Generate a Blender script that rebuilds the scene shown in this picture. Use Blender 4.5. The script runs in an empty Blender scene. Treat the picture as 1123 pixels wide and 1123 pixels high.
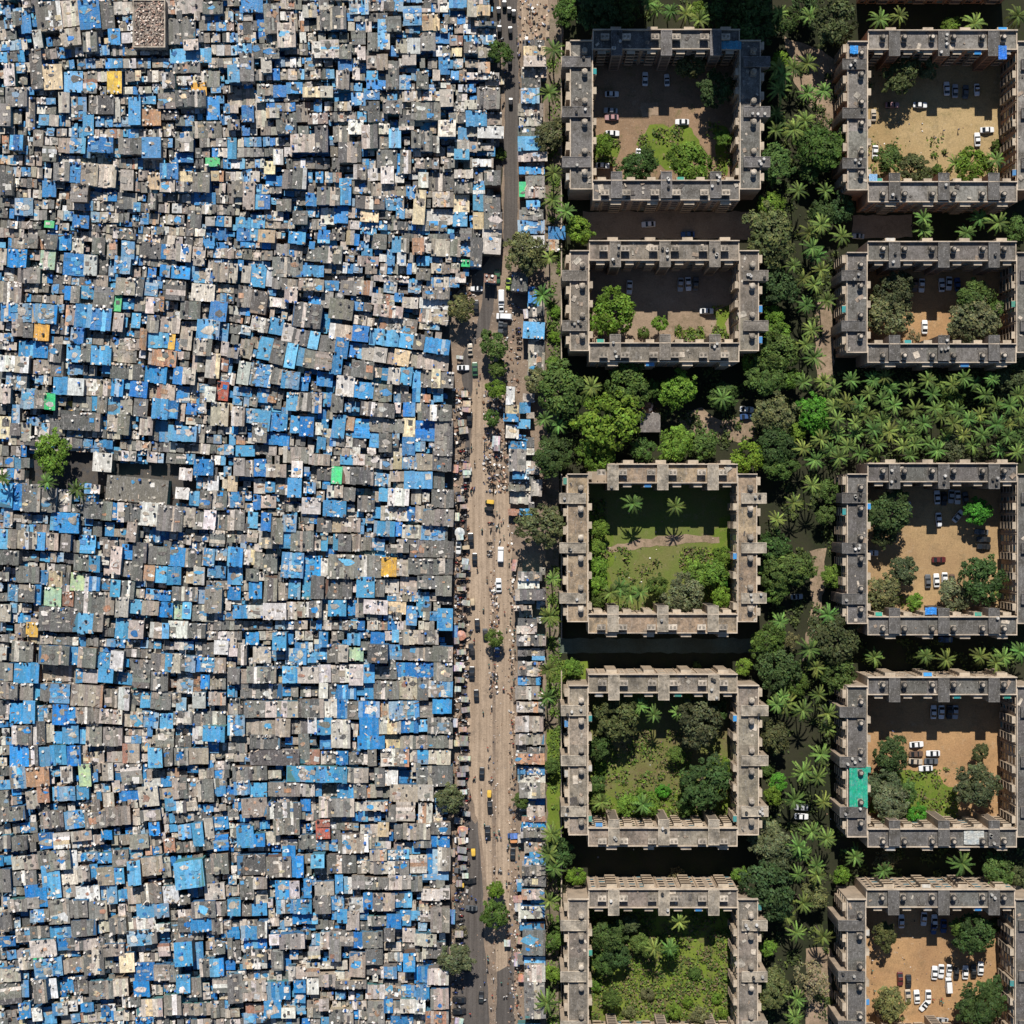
import bpy, bmesh, math, random
import numpy as np
from mathutils import Vector, Matrix

random.seed(7)
SC = bpy.context.scene
COL = SC.collection
K = 0.27            # metres of ground per photo pixel
H = 411.0           # camera height
CX = 561.5

# ------------------------------------------------------------------ camera
cam = bpy.data.cameras.new('camera')
cam_o = bpy.data.objects.new('camera', cam)
COL.objects.link(cam_o)
cam_o.location = (0, 0, H)
cam.sensor_fit = 'AUTO'
cam.angle = 2 * math.atan(CX * K / H)
cam.clip_start = 1.0
cam.clip_end = 5000.0
SC.camera = cam_o
SC.render.resolution_x = 1024
SC.render.resolution_y = 1024

# ------------------------------------------------------------------ light
SUN_EL = math.radians(47.0)
SUN_DX = 0.06
w = bpy.data.worlds.new('World')
SC.world = w
w.use_nodes = True
nt = w.node_tree
bg = nt.nodes['Background']
sky = nt.nodes.new('ShaderNodeTexSky')
sky.sky_type = 'NISHITA'
sky.sun_disc = False
sky.sun_elevation = SUN_EL
sky.sun_rotation = -SUN_DX
sky.air_density = 1.0
sky.dust_density = 0.0
sky.ozone_density = 4.0
nt.links.new(sky.outputs[0], bg.inputs[0])
bg.inputs[1].default_value = 0.07
sun = bpy.data.lights.new('sun', 'SUN')
sun.energy = 5.0
sun.angle = math.radians(0.5)
sun.color = (1.0, 0.955, 0.885)
sun_o = bpy.data.objects.new('sun', sun)
COL.objects.link(sun_o)
sun_o.location = (0, 300, 330)
d = Vector((SUN_DX * math.cos(SUN_EL), -math.cos(SUN_EL), -math.sin(SUN_EL)))
sun_o.rotation_euler = d.to_track_quat('-Z', 'Y').to_euler()
SC.view_settings.view_transform = 'Standard'
SC.view_settings.look = 'None'
SC.view_settings.exposure = 0.1
SC.view_settings.gamma = 1.0

# ------------------------------------------------------------------ helpers
def P(px, py, h=0.0):
    """photo pixel at height h -> plan position in metres"""
    f = K * (1 - h / H)
    return ((px - CX) * f, (CX - py) * f)

def PX(x, y, h=0.0):
    f = K * (1 - h / H)
    return (x / f + CX, CX - y / f)

def lin(r, g, b):
    def c(v):
        v /= 255.0
        return v / 12.92 if v <= 0.04045 else ((v + 0.055) / 1.055) ** 2.4
    return (c(r), c(g), c(b))

class MB:
    """collects shapes into one mesh"""
    def __init__(s):
        s.v = []; s.f = []; s.m = []; s.c = []
    def face(s, pts, mat=0, col=(1, 1, 1)):
        n = len(s.v); s.v.extend(pts)
        s.f.append(tuple(range(n, n + len(pts)))); s.m.append(mat); s.c.append(col)
    def faces(s, pts, fs, mat=0, col=(1, 1, 1)):
        n = len(s.v); s.v.extend(pts)
        for f in fs:
            s.f.append(tuple(n + i for i in f)); s.m.append(mat); s.c.append(col)
    def box(s, cx, cy, z0, z1, hx, hy, a=0.0, mat=0, col=(1, 1, 1), tx=0.0, ty=0.0, taper=1.0):
        ca, sa = math.cos(a), math.sin(a)
        pts = []
        for zz, top in ((z0, 0), (z1, 1)):
            k = taper if top else 1.0
            for ux, uy in ((-1, -1), (1, -1), (1, 1), (-1, 1)):
                x, y = ux * hx * k, uy * hy * k
                z = zz + x * tx + y * ty
                pts.append((cx + x * ca - y * sa, cy + x * sa + y * ca, z))
        s.faces(pts, ((3, 2, 1, 0), (4, 5, 6, 7), (0, 1, 5, 4), (1, 2, 6, 5), (2, 3, 7, 6), (3, 0, 4, 7)), mat, col)
    def blob(s, cx, cy, z, r, rr, mat=0, col=(1, 1, 1), org=(0, 0), tx=0.0, ty=0.0, a=0.0, th=0.04):
        """ragged flat scrap lying on a roof; cx, cy in roof axes"""
        n = rr.randint(5, 8); ca, sa = math.cos(a), math.sin(a); q = rr.uniform(.4, 1)
        lo, hi = [], []
        for i in range(n):
            t = 2 * math.pi * i / n + rr.uniform(-.3, .3); k = r * rr.uniform(.55, 1.15)
            x, y = cx + k * math.cos(t), cy + k * q * math.sin(t)
            zz = z + x * tx + y * ty
            X, Y = org[0] + x * ca - y * sa, org[1] + x * sa + y * ca
            lo.append((X, Y, zz)); hi.append((X, Y, zz + th * rr.uniform(.4, 2.2)))
        fs = [(i, (i + 1) % n, n + (i + 1) % n, n + i) for i in range(n)]
        fs.append(tuple(range(n, 2 * n))); fs.append(tuple(range(n - 1, -1, -1)))
        s.faces(lo + hi, fs, mat, col)
    def cyl(s, cx, cy, z0, z1, r, n=8, mat=0, col=(1, 1, 1), r1=None):
        r1 = r if r1 is None else r1
        pts = []
        for i in range(n):
            t = 2 * math.pi * i / n
            pts.append((cx + r * math.cos(t), cy + r * math.sin(t), z0))
        for i in range(n):
            t = 2 * math.pi * i / n
            pts.append((cx + r1 * math.cos(t), cy + r1 * math.sin(t), z1))
        fs = [(i, (i + 1) % n, n + (i + 1) % n, n + i) for i in range(n)]
        fs.append(tuple(range(n, 2 * n))); fs.append(tuple(range(n - 1, -1, -1)))
        s.faces(pts, fs, mat, col)
    def tube(s, a, b, r0, r1, n=6, mat=0, col=(1, 1, 1)):
        a = Vector(a); b = Vector(b); dv = (b - a).normalized()
        u = dv.orthogonal().normalized(); v = dv.cross(u)
        pts = []
        for p, r in ((a, r0), (b, r1)):
            for i in range(n):
                t = 2 * math.pi * i / n
                pts.append(tuple(p + (u * math.cos(t) + v * math.sin(t)) * r))
        fs = [(i, (i + 1) % n, n + (i + 1) % n, n + i) for i in range(n)]
        fs.append(tuple(range(n, 2 * n))); fs.append(tuple(range(n - 1, -1, -1)))
        s.faces(pts, fs, mat, col)
    def mesh(s, name, mats, org=(0, 0, 0), smooth=False):
        me = bpy.data.meshes.new(name)
        ox, oy, oz = org
        me.from_pydata([(x - ox, y - oy, z - oz) for x, y, z in s.v], [], s.f)
        for m in mats: me.materials.append(m)
        if len(mats) > 1: me.polygons.foreach_set('material_index', s.m)
        at = me.attributes.new('tint', 'FLOAT_COLOR', 'FACE')
        at.data.foreach_set('color', np.array([(c[0], c[1], c[2], 1.0) for c in s.c], dtype=np.float32).ravel())
        if smooth: me.polygons.foreach_set('use_smooth', [True] * len(s.f))
        me.update()
        return me
    def build(s, name, mats, parent=None, org=(0, 0, 0), smooth=False):
        return link(name, s.mesh(name, mats, org, smooth), parent)

def link(name, me, parent=None):
    o = bpy.data.objects.new(name, me)
    COL.objects.link(o)
    if parent is not None: o.parent = parent
    return o

REG = []            # (object, look, place, photo x, photo y)
def reg(o, cat, look, px, py, place='', group=None, fixed=False):
    o['category'] = cat
    if group: o['group'] = group
    REG.append((o, look, place, px, py, fixed))
    return o

def empty(name, loc, rz=0.0):
    o = bpy.data.objects.new(name, None)
    o.empty_display_size = 0.5
    COL.objects.link(o)
    o.location = loc
    o.rotation_euler = (0, 0, rz)
    return o

def copy_thing(o):
    c = o.copy(); COL.objects.link(c)
    for ch in o.children:
        k = ch.copy(); COL.objects.link(k); k.parent = c
        for g in ch.children:
            q = g.copy(); COL.objects.link(q); q.parent = k
    return c

def structure(o):
    o['kind'] = 'structure'; return o
def stuff(o):
    o['kind'] = 'stuff'; return o

# ------------------------------------------------------------------ materials
def base_mat(name, rough=0.85, spec=0.3):
    m = bpy.data.materials.new(name); m.use_nodes = True
    t = m.node_tree; b = t.nodes['Principled BSDF']
    b.inputs['Roughness'].default_value = rough
    b.inputs['Specular IOR Level'].default_value = spec
    return m, t, b
def nn(t, kind, **kw):
    n = t.nodes.new(kind)
    for k, v in kw.items(): setattr(n, k, v)
    return n
def noise(t, vec, scale, detail=3.0, rough=0.6):
    n = nn(t, 'ShaderNodeTexNoise')
    n.inputs['Scale'].default_value = scale
    n.inputs['Detail'].default_value = detail
    n.inputs['Roughness'].default_value = rough
    t.links.new(vec, n.inputs['Vector'])
    return n.outputs['Fac']
def ramp(t, fac, a, b, ca=(0, 0, 0, 1), cb=(1, 1, 1, 1)):
    n = nn(t, 'ShaderNodeValToRGB')
    n.color_ramp.elements[0].position = a; n.color_ramp.elements[1].position = b
    n.color_ramp.elements[0].color = ca; n.color_ramp.elements[1].color = cb
    t.links.new(fac, n.inputs[0])
    return n.outputs[0]
def mix(t, fac, a, b, mode='MIX'):
    n = nn(t, 'ShaderNodeMix', data_type='RGBA', blend_type=mode)
    for s, v in ((n.inputs[0], fac), (n.inputs[6], a), (n.inputs[7], b)):
        if isinstance(v, (int, float)): s.default_value = v
        elif isinstance(v, tuple): s.default_value = v if len(v) == 4 else v + (1,)
        else: t.links.new(v, s)
    return n.outputs[2]
def mth(t, op, a, b):
    n = nn(t, 'ShaderNodeMath', operation=op)
    for s, v in ((n.inputs[0], a), (n.inputs[1], b)):
        if isinstance(v, (int, float)): s.default_value = v
        else: t.links.new(v, s)
    return n.outputs[0]

def tint_mat(name, stain=(0.12, 0.10, 0.085), amount=0.6, s1=0.45, s2=2.2, rough=0.85, spec=0.25,
             island=0.25, speck=0.0, objcol=False, bump=0.0, streak=0.0):
    """base colour from the face attribute, weathered with world-space stains"""
    m, t, b = base_mat(name, rough, spec)
    pos = nn(t, 'ShaderNodeNewGeometry')
    P_ = pos.outputs['Position']
    at = nn(t, 'ShaderNodeAttribute', attribute_name='tint')
    c = at.outputs['Color']
    if objcol:
        oi = nn(t, 'ShaderNodeObjectInfo')
        c = mix(t, 1.0, c, oi.outputs['Color'], 'MULTIPLY')
    if island:
        r = mth(t, 'MULTIPLY_ADD', pos.outputs['Random Per Island'], island * 2)
        t.nodes[-1].inputs[2].default_value = 1 - island
        hs = nn(t, 'ShaderNodeHueSaturation')
        t.links.new(c, hs.inputs['Color']); t.links.new(r, hs.inputs['Value'])
        c = hs.outputs[0]
    n1 = noise(t, P_, s1, 4.0, 0.65)
    n2 = noise(t, P_, s2, 3.0, 0.7)
    f = mth(t, 'MULTIPLY', ramp(t, n1, 0.42, 0.68), amount)
    c = mix(t, f, c, stain)
    f2 = mth(t, 'MULTIPLY', ramp(t, n2, 0.5, 0.72), amount * 0.6)
    c = mix(t, f2, c, tuple(min(1, x * 0.6) for x in stain))
    if streak:
        mp = nn(t, 'ShaderNodeMapping'); mp.inputs['Scale'].default_value = (1.9, 0.42, 0.8)
        t.links.new(P_, mp.inputs['Vector'])
        ns = noise(t, mp.outputs[0], 1.0, 3.0, 0.7)
        c = mix(t, mth(t, 'MULTIPLY', ramp(t, ns, 0.56, 0.66), streak), c, (0.60, 0.57, 0.53))
        c = mix(t, mth(t, 'MULTIPLY', ramp(t, ns, 0.44, 0.34), streak * 0.7), c, (0.07, 0.065, 0.06))
        n4 = noise(t, P_, 1.3, 2.0, 0.9)
        c = mix(t, 1.0, c, ramp(t, n4, 0.25, 0.75, (0.74, 0.74, 0.74, 1), (1.26, 1.26, 1.26, 1)), 'MULTIPLY')
    if speck:
        n3 = noise(t, P_, 3.1, 1.0, 0.5)
        c = mix(t, mth(t, 'MULTIPLY', ramp(t, n3, 0.66, 0.70), speck), c, (0.62, 0.58, 0.53))
    t.links.new(c, b.inputs['Base Color'])
    if bump:
        bp = nn(t, 'ShaderNodeBump'); bp.inputs['Strength'].default_value = bump
        bp.inputs['Distance'].default_value = 0.3
        t.links.new(n2, bp.inputs['Height']); t.links.new(bp.outputs[0], b.inputs['Normal'])
    return m

def ground_mat(name, c1, c2, c3=None, s1=0.12, s2=0.9, lo=0.4, hi=0.62, lo2=0.5, hi2=0.68, speck=None, sp_amt=0.7, tracks=False, blotch=0.0):
    m, t, b = base_mat(name, 0.95, 0.1)
    P_ = nn(t, 'ShaderNodeNewGeometry').outputs['Position']
    c = mix(t, ramp(t, noise(t, P_, s1, 6.0, 0.65), lo, hi), c1, c2)
    if c3: c = mix(t, mth(t, 'MULTIPLY', ramp(t, noise(t, P_, s2, 5.0, 0.75), lo2, hi2), 0.8), c, c3)
    fine = noise(t, P_, 2.6, 3.0, 0.8)
    g = ramp(t, fine, 0.25, 0.75, (0.72, 0.72, 0.72, 1), (1.25, 1.25, 1.25, 1))
    c = mix(t, 1.0, c, g, 'MULTIPLY')
    if blotch:
        c = mix(t, mth(t, 'MULTIPLY', ramp(t, noise(t, P_, 0.22, 6.0, 0.85), 0.5, 0.66), blotch), c, (0.10, 0.085, 0.05))
        c = mix(t, mth(t, 'MULTIPLY', ramp(t, noise(t, P_, 0.31, 4.0, 0.8), 0.6, 0.72), blotch * .8), c, (0.55, 0.47, 0.36))
    if tracks:
        mp = nn(t, 'ShaderNodeMapping'); mp.inputs['Scale'].default_value = (1.1, 0.03, 1)
        t.links.new(P_, mp.inputs['Vector'])
        c = mix(t, 1.0, c, ramp(t, noise(t, mp.outputs[0], 1.0, 4.0, 0.7), 0.3, 0.7, (0.72, 0.7, 0.68, 1), (1.25, 1.24, 1.22, 1)), 'MULTIPLY')
        c = mix(t, mth(t, 'MULTIPLY', ramp(t, noise(t, P_, 0.16, 5.0, 0.8), 0.55, 0.7), 0.55), c, (0.15, 0.12, 0.095))
    if speck: c = mix(t, mth(t, 'MULTIPLY', ramp(t, noise(t, P_, 1.9, 2.0, 0.5), 0.67, 0.72), sp_amt), c, speck)
    t.links.new(c, b.inputs['Base Color'])
    return m

M = {}
M['sheet'] = tint_mat('corrugated_sheet', (0.12, 0.11, 0.095), 0.34, 0.5, 2.2, 0.8, 0.25, 0.3, speck=0.38, bump=0.25, streak=0.45)
M['tarp'] = tint_mat('tarpaulin', (0.10, 0.25, 0.36), 0.4, 0.6, 1.9, 0.5, 0.35, 0.22, speck=0.3, bump=0.3, streak=0.2)
M['wall'] = tint_mat('shack_wall', (0.10, 0.09, 0.08), 0.5, 0.8, 2.5, 0.9, 0.2, 0.25)
M['plaster'] = tint_mat('weathered_plaster', (0.16, 0.13, 0.10), 0.55, 0.25, 1.6, 0.9, 0.15, 0.06)
M['concrete'] = tint_mat('stained_concrete', (0.07, 0.062, 0.05), 0.8, 0.3, 1.5, 0.9, 0.2, 0.06, speck=0.35, streak=0.16)
M['plain'] = tint_mat('painted', (0.2, 0.18, 0.16), 0.15, 0.5, 2.0, 0.6, 0.4, 0.1)
M['glass'] = tint_mat('window_glass', (0.02, 0.02, 0.02), 0.1, 0.5, 2.0, 0.12, 0.6, 0.0)
M['paint'] = tint_mat('car_paint', (0.3, 0.27, 0.24), 0.08, 0.8, 2.0, 0.3, 0.5, 0.0, objcol=True)
M['leaf'] = tint_mat('leaves', (0.03, 0.04, 0.015), 0.15, 0.4, 2.0, 0.7, 0.2, 0.3, objcol=True)
M['bark'] = tint_mat('bark', (0.06, 0.05, 0.04), 0.4, 1.0, 4.0, 0.9, 0.1, 0.1)
M['litter'] = tint_mat('litter', (0.2, 0.18, 0.16), 0.2, 1.0, 3.0, 0.8, 0.2, 0.4)
M['person'] = tint_mat('cloth_and_skin', (0.2, 0.18, 0.16), 0.05, 1.0, 3.0, 0.8, 0.2, 0.0)
# ------------------------------------------------------------------ ground, roads, courts
def sheet(name, pts, z, mat, ragged=0.0, seed=0):
    """flat sheet from photo-pixel outline"""
    r = random.Random(seed)
    out = []
    n = len(pts)
    for i in range(n):
        (x0, y0), (x1, y1) = pts[i], pts[(i + 1) % n]
        L = math.hypot(x1 - x0, y1 - y0)
        k = max(1, int(L / 7)) if ragged else 1
        for j in range(k):
            t = j / k
            x, y = x0 + (x1 - x0) * t, y0 + (y1 - y0) * t
            if ragged:
                x += r.uniform(-ragged, ragged); y += r.uniform(-ragged, ragged)
            out.append(P(x, y) + (z,))
    mb = MB(); mb.face(out[::-1])
    return structure(mb.build(name, [mat]))

def rect(x0, y0, x1, y1): return [(x0, y0), (x1, y0), (x1, y1), (x0, y1)]

mb = MB(); mb.face([(-1500, -1500, 0), (1500, -1500, 0), (1500, 1500, 0), (-1500, 1500, 0)])
structure(mb.build('ground', [ground_mat('dark_earth', (0.026, 0.03, 0.016), (0.045, 0.042, 0.026), (0.03, 0.042, 0.014), 0.05, 0.4)]))  # shade between the blocks is put into this dark base colour
slum_pts = [(-60, -60), (545, -60), (549, 60), (551, 150), (548, 265), (530, 295), (500, 320), (497, 420), (497, 870), (493, 1000), (492, 1190), (-60, 1190)]
sheet('alley_ground', slum_pts, 0.02, ground_mat('alley_dirt', (0.07, 0.062, 0.055), (0.11, 0.095, 0.08), (0.05, 0.06, 0.075), 0.1, 0.6))

m_sand = ground_mat('sandy_road', (0.35, 0.265, 0.19), (0.42, 0.325, 0.24), (0.29, 0.22, 0.16), 0.03, 0.35, 0.35, 0.65, tracks=True)
m_asph = ground_mat('worn_asphalt', (0.10, 0.09, 0.083), (0.125, 0.11, 0.10), (0.15, 0.13, 0.11), 0.05, 0.25, 0.4, 0.65, 0.6, 0.75, tracks=True)
m_verge = ground_mat('trodden_verge', (0.29, 0.215, 0.155), (0.19, 0.145, 0.11), (0.37, 0.29, 0.22), 0.12, 0.8, 0.4, 0.6, 0.55, 0.7, (0.6, 0.55, 0.5))
m_strip = ground_mat('strip_dirt', (0.16, 0.125, 0.09), (0.25, 0.2, 0.15), (0.09, 0.10, 0.04), 0.08, 0.5)
sheet('roadside', [(544, -60), (612, -60), (612, 1190), (490, 1190), (493, 1000), (495, 870), (496, 420), (492, 330), (530, 292), (549, 262), (551, 150), (549, 60)], 0.05, m_verge, 1.2, 3)
# sandy carriageways
sheet('road', [(515, 420), (533, 420), (541, 470), (541, 975), (536, 1010), (530, 930), (524, 900), (513, 860), (512, 560), (518, 470)], 0.09, m_sand, 1.0, 4)
sheet('road', [(541, 520), (558, 540), (562, 620), (563, 860), (560, 960), (556, 1035), (556, 1062), (543, 1066), (541, 975)], 0.09, m_sand, 1.0, 5)
sheet('road', [(526, 425), (541, 410), (557, 400), (559, 470), (555, 540), (541, 530), (536, 470)], 0.085, m_verge, 1.2, 9)
# asphalt
sheet('road', [(547, -60), (568, -60), (567, 30), (570, 120), (568, 180), (567, 265), (552, 268), (553, 180), (554, 90), (549, 40)], 0.09, m_asph, 0.8, 6)
sheet('road', [(533, 300), (546, 302), (541, 340), (535, 365), (522, 372), (517, 392), (519, 420), (517, 435), (509, 432), (504, 395), (520, 365), (529, 330)], 0.092, m_asph, 0.8, 7)
sheet('road', [(500, 928), (524, 900), (529, 960), (531, 1030), (536, 1090), (537, 1190), (496, 1190), (499, 1040)], 0.094, m_asph, 0.8, 8)
sheet('road', [(545, 1066), (556, 1060), (563, 1040), (565, 1190), (543, 1190)], 0.094, m_asph, 0.8, 10)
sheet('road', [(512, 470), (516, 470), (514, 620), (508, 700), (513, 780), (513, 890), (523, 905), (522, 925), (503, 925), (503, 860), (506, 700), (505, 560)], 0.07, m_asph, 0.9, 11)
sheet('path', [(571, -60), (601, -60), (602, 40), (596, 50), (572, 46)], 0.1, m_sand, 1.0, 14)
sheet('median', [(540, 560), (543, 560), (544, 900), (544, 1000), (543, 1190), (537, 1190), (539, 1060), (540, 900)], 0.16, m_verge, 0.5, 12)
sheet('path', [(598, 20), (618, 20), (616, 330), (613, 420), (612, 1190), (598, 1190)], 0.09, m_strip, 0.8, 13)

G = {
 'brown': ground_mat('court_brown', (0.32, 0.21, 0.13), (0.24, 0.16, 0.10), (0.12, 0.12, 0.045), 0.06, 0.25, 0.4, 0.6, 0.55, 0.7, (0.5, 0.42, 0.34), 0.4, blotch=0.4),
 'tan': ground_mat('court_tan', (0.35, 0.26, 0.18), (0.28, 0.205, 0.145), None, 0.1, 0.5, blotch=0.4),
 'olive': ground_mat('court_olive', (0.165, 0.165, 0.055), (0.135, 0.17, 0.04), (0.23, 0.19, 0.11), 0.08, 0.4, 0.4, 0.6, 0.55, 0.72),
 'scrub': ground_mat('court_scrub', (0.15, 0.125, 0.055), (0.14, 0.185, 0.035), (0.19, 0.16, 0.085), 0.07, 0.4),
 'weed': ground_mat('court_weed', (0.15, 0.21, 0.028), (0.18, 0.225, 0.04), (0.13, 0.10, 0.055), 0.07, 0.25, 0.4, 0.6, 0.48, 0.62),
 'straw': ground_mat('court_straw', (0.44, 0.32, 0.165), (0.36, 0.25, 0.12), (0.28, 0.22, 0.10), 0.05, 0.3, 0.4, 0.6, 0.52, 0.7, (0.6, 0.5, 0.35), 0.4, blotch=0.4),
 'orange': ground_mat('court_orange', (0.46, 0.28, 0.135), (0.33, 0.195, 0.10), (0.48, 0.36, 0.23), 0.05, 0.25, 0.35, 0.65, 0.58, 0.75, blotch=0.4),
 'ochre': ground_mat('court_ochre', (0.44, 0.30, 0.15), (0.33, 0.215, 0.115), (0.36, 0.28, 0.17), 0.05, 0.25, 0.35, 0.65, 0.58, 0.75, blotch=0.4),
 'lawn': ground_mat('lawn', (0.15, 0.21, 0.03), (0.11, 0.16, 0.025), (0.2, 0.19, 0.06), 0.1, 0.5),
 'lane': ground_mat('lane', (0.11, 0.14, 0.11), (0.09, 0.10, 0.07), None, 0.1, 0.4),
 'sandpath': ground_mat('sand_path', (0.36, 0.26, 0.18), (0.26, 0.19, 0.13), (0.15, 0.12, 0.07), 0.1, 0.5, blotch=0.4),
}
for nm, pts, z in (
    ('brown', rect(648, 52, 806, 204), 0.06), ('tan', rect(645, 284, 806, 380), 0.06), ('olive', rect(640, 526, 806, 678), 0.06),
    ('scrub', rect(640, 748, 806, 912), 0.06), ('weed', rect(640, 976, 806, 1140), 0.06),
    ('straw', rect(948, 52, 1106, 206), 0.06), ('orange', rect(946, 284, 1106, 380), 0.06), ('ochre', rect(946, 526, 1106, 680), 0.06),
    ('orange', rect(944, 752, 1104, 914), 0.06), ('orange', rect(942, 978, 1104, 1160), 0.06)):
    sheet('courtyard', pts, z, G[nm])
for pts, s in (([(648, 545), (660, 560), (672, 590), (668, 640), (680, 668), (640, 672), (642, 545)], 21),
               ([(752, 640), (770, 605), (790, 570), (806, 560), (806, 676), (740, 676)], 22),
               ([(642, 860), (662, 870), (690, 880), (735, 868), (780, 880), (800, 850), (806, 912), (642, 912)], 23),
               ([(958, 850), (995, 842), (1022, 846), (1050, 866), (1048, 898), (1000, 900), (955, 890)], 24),
               ([(785, 338), (798, 336), (798, 368), (782, 368)], 25), ([(742, 358), (768, 358), (774, 372), (742, 373)], 26),
               ([(650, 148), (672, 150), (680, 170), (664, 180), (650, 182)], 27), ([(785, 140), (800, 140), (800, 190), (788, 186)], 28),
               ([(712, 138), (750, 136), (770, 160), (758, 180), (728, 186), (700, 160)], 29)):
    sheet('grass_patch', pts, 0.10, G['lawn'], 3.6, s)
for pts, s in (([(600, 700), (832, 700), (832, 716), (604, 716)], 31), ([(640, 232), (828, 232), (828, 262), (640, 262)], 32), ([(935, 236), (1000, 236), (1000, 260), (935, 262)], 33)):
    sheet('lane', pts, 0.07, G['lane'] if s == 31 else G['tan'], 1.0, s)
for pts, s in (([(860, 40), (900, 55), (925, 75), (925, 170), (905, 140), (870, 90)], 41), ([(893, 330), (914, 330), (914, 420), (896, 430)], 42),
               ([(889, 604), (906, 600), (904, 640), (897, 690), (884, 730), (878, 730), (890, 660)], 43), ([(664, 601), (700, 592), (745, 586), (790, 588), (788, 595), (745, 596), (704, 601), (666, 606)], 49.5 - 18.5), ([(703, 113), (722, 113), (722, 126), (703, 127)], 30), ([(732, 340), (782, 339), (778, 364), (744, 362), (730, 372)], 29), ([(884, 1040), (912, 1040), (914, 1190), (884, 1190)], 44),
               ([(745, 460), (770, 446), (790, 462), (826, 452), (832, 490), (800, 482), (750, 480)], 45), ([(690, 440), (716, 440), (716, 458), (690, 460)], 46),
               ([(600, 800), (614, 800), (614, 940), (600, 940)], 47), ([(600, 725), (645, 725), (645, 748), (600, 748)], 48)):
    sheet('path' if s < 47 else 'grass_verge', pts, 0.11, G['sandpath'] if s < 47 else G['lawn'], 1.5, s)

# ------------------------------------------------------------------ apartment rings
HD = 13.2
C_DARK = lin(116, 112, 107); C_TAN = lin(168, 146, 120); C_GREY = lin(150, 138, 122)
WALL_A = lin(170, 152, 132); WALL_B = lin(156, 138, 124)

def facade(led, win, win_rest, root, org, a, b, nrm, gaps, r, vis, quota):
    """ledges and windows along one wall from a to b (plan), nrm outward"""
    ax, ay = a; bx, by = b
    L = math.hypot(bx - ax, by - ay); ux, uy = (bx - ax) / L, (by - ay) / L
    ang = math.atan2(uy, ux)
    def blocked(t, hw):
        return any(g0 - hw < t < g1 + hw for g0, g1 in gaps)
    n = max(2, int(L / 2.75)); step = L / n
    for i in range(n):
        t = (i + 0.5) * step
        if blocked(t, 0.8): continue
        x, y = ax + ux * t, ay + uy * t
        wide = 0.9 if i % 3 else 0.55
        for fl in range(5):
            zc = 1.5 + fl * 2.55
            col = (0.02, 0.025, 0.03) if r.random() < .75 else lin(90, 130, 140)
            trg = win if (vis and quota[0] > 0) else win_rest
            if trg is win: quota[0] -= 1
            mbw = MB()
            mbw.box(x + nrm[0] * 0.03, y + nrm[1] * 0.03, zc - 0.82, zc + 0.82, wide, 0.035, ang, 0, lin(150, 140, 130))
            mbw.box(x + nrm[0] * 0.055, y + nrm[1] * 0.055, zc - 0.74, zc + 0.74, wide - 0.08, 0.04, ang, 1, col)
            if trg is win: win.append(mbw)
            else:
                k = len(win_rest.v); win_rest.v += mbw.v
                win_rest.f += [tuple(q + k for q in f) for f in mbw.f]; win_rest.m += mbw.m; win_rest.c += mbw.c
        # floor ledges over the window
        for fl in range(5):
            z = 2.45 + fl * 2.55
            led.box(x + nrm[0] * 0.09, y + nrm[1] * 0.09, z, z + 0.12, wide + 0.25, 0.1, ang, 0, lin(190, 172, 150))
        # vertical rib between bays
        if i % 2 == 0 and not blocked(t + step / 2, 0.3) and i < n - 1:
            x2, y2 = ax + ux * (t + step / 2), ay + uy * (t + step / 2)
            led.box(x2 + nrm[0] * 0.14, y2 + nrm[1] * 0.14, 0.0, HD - 0.2, 0.12, 0.145, ang, 0, lin(180, 158, 132))

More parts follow.
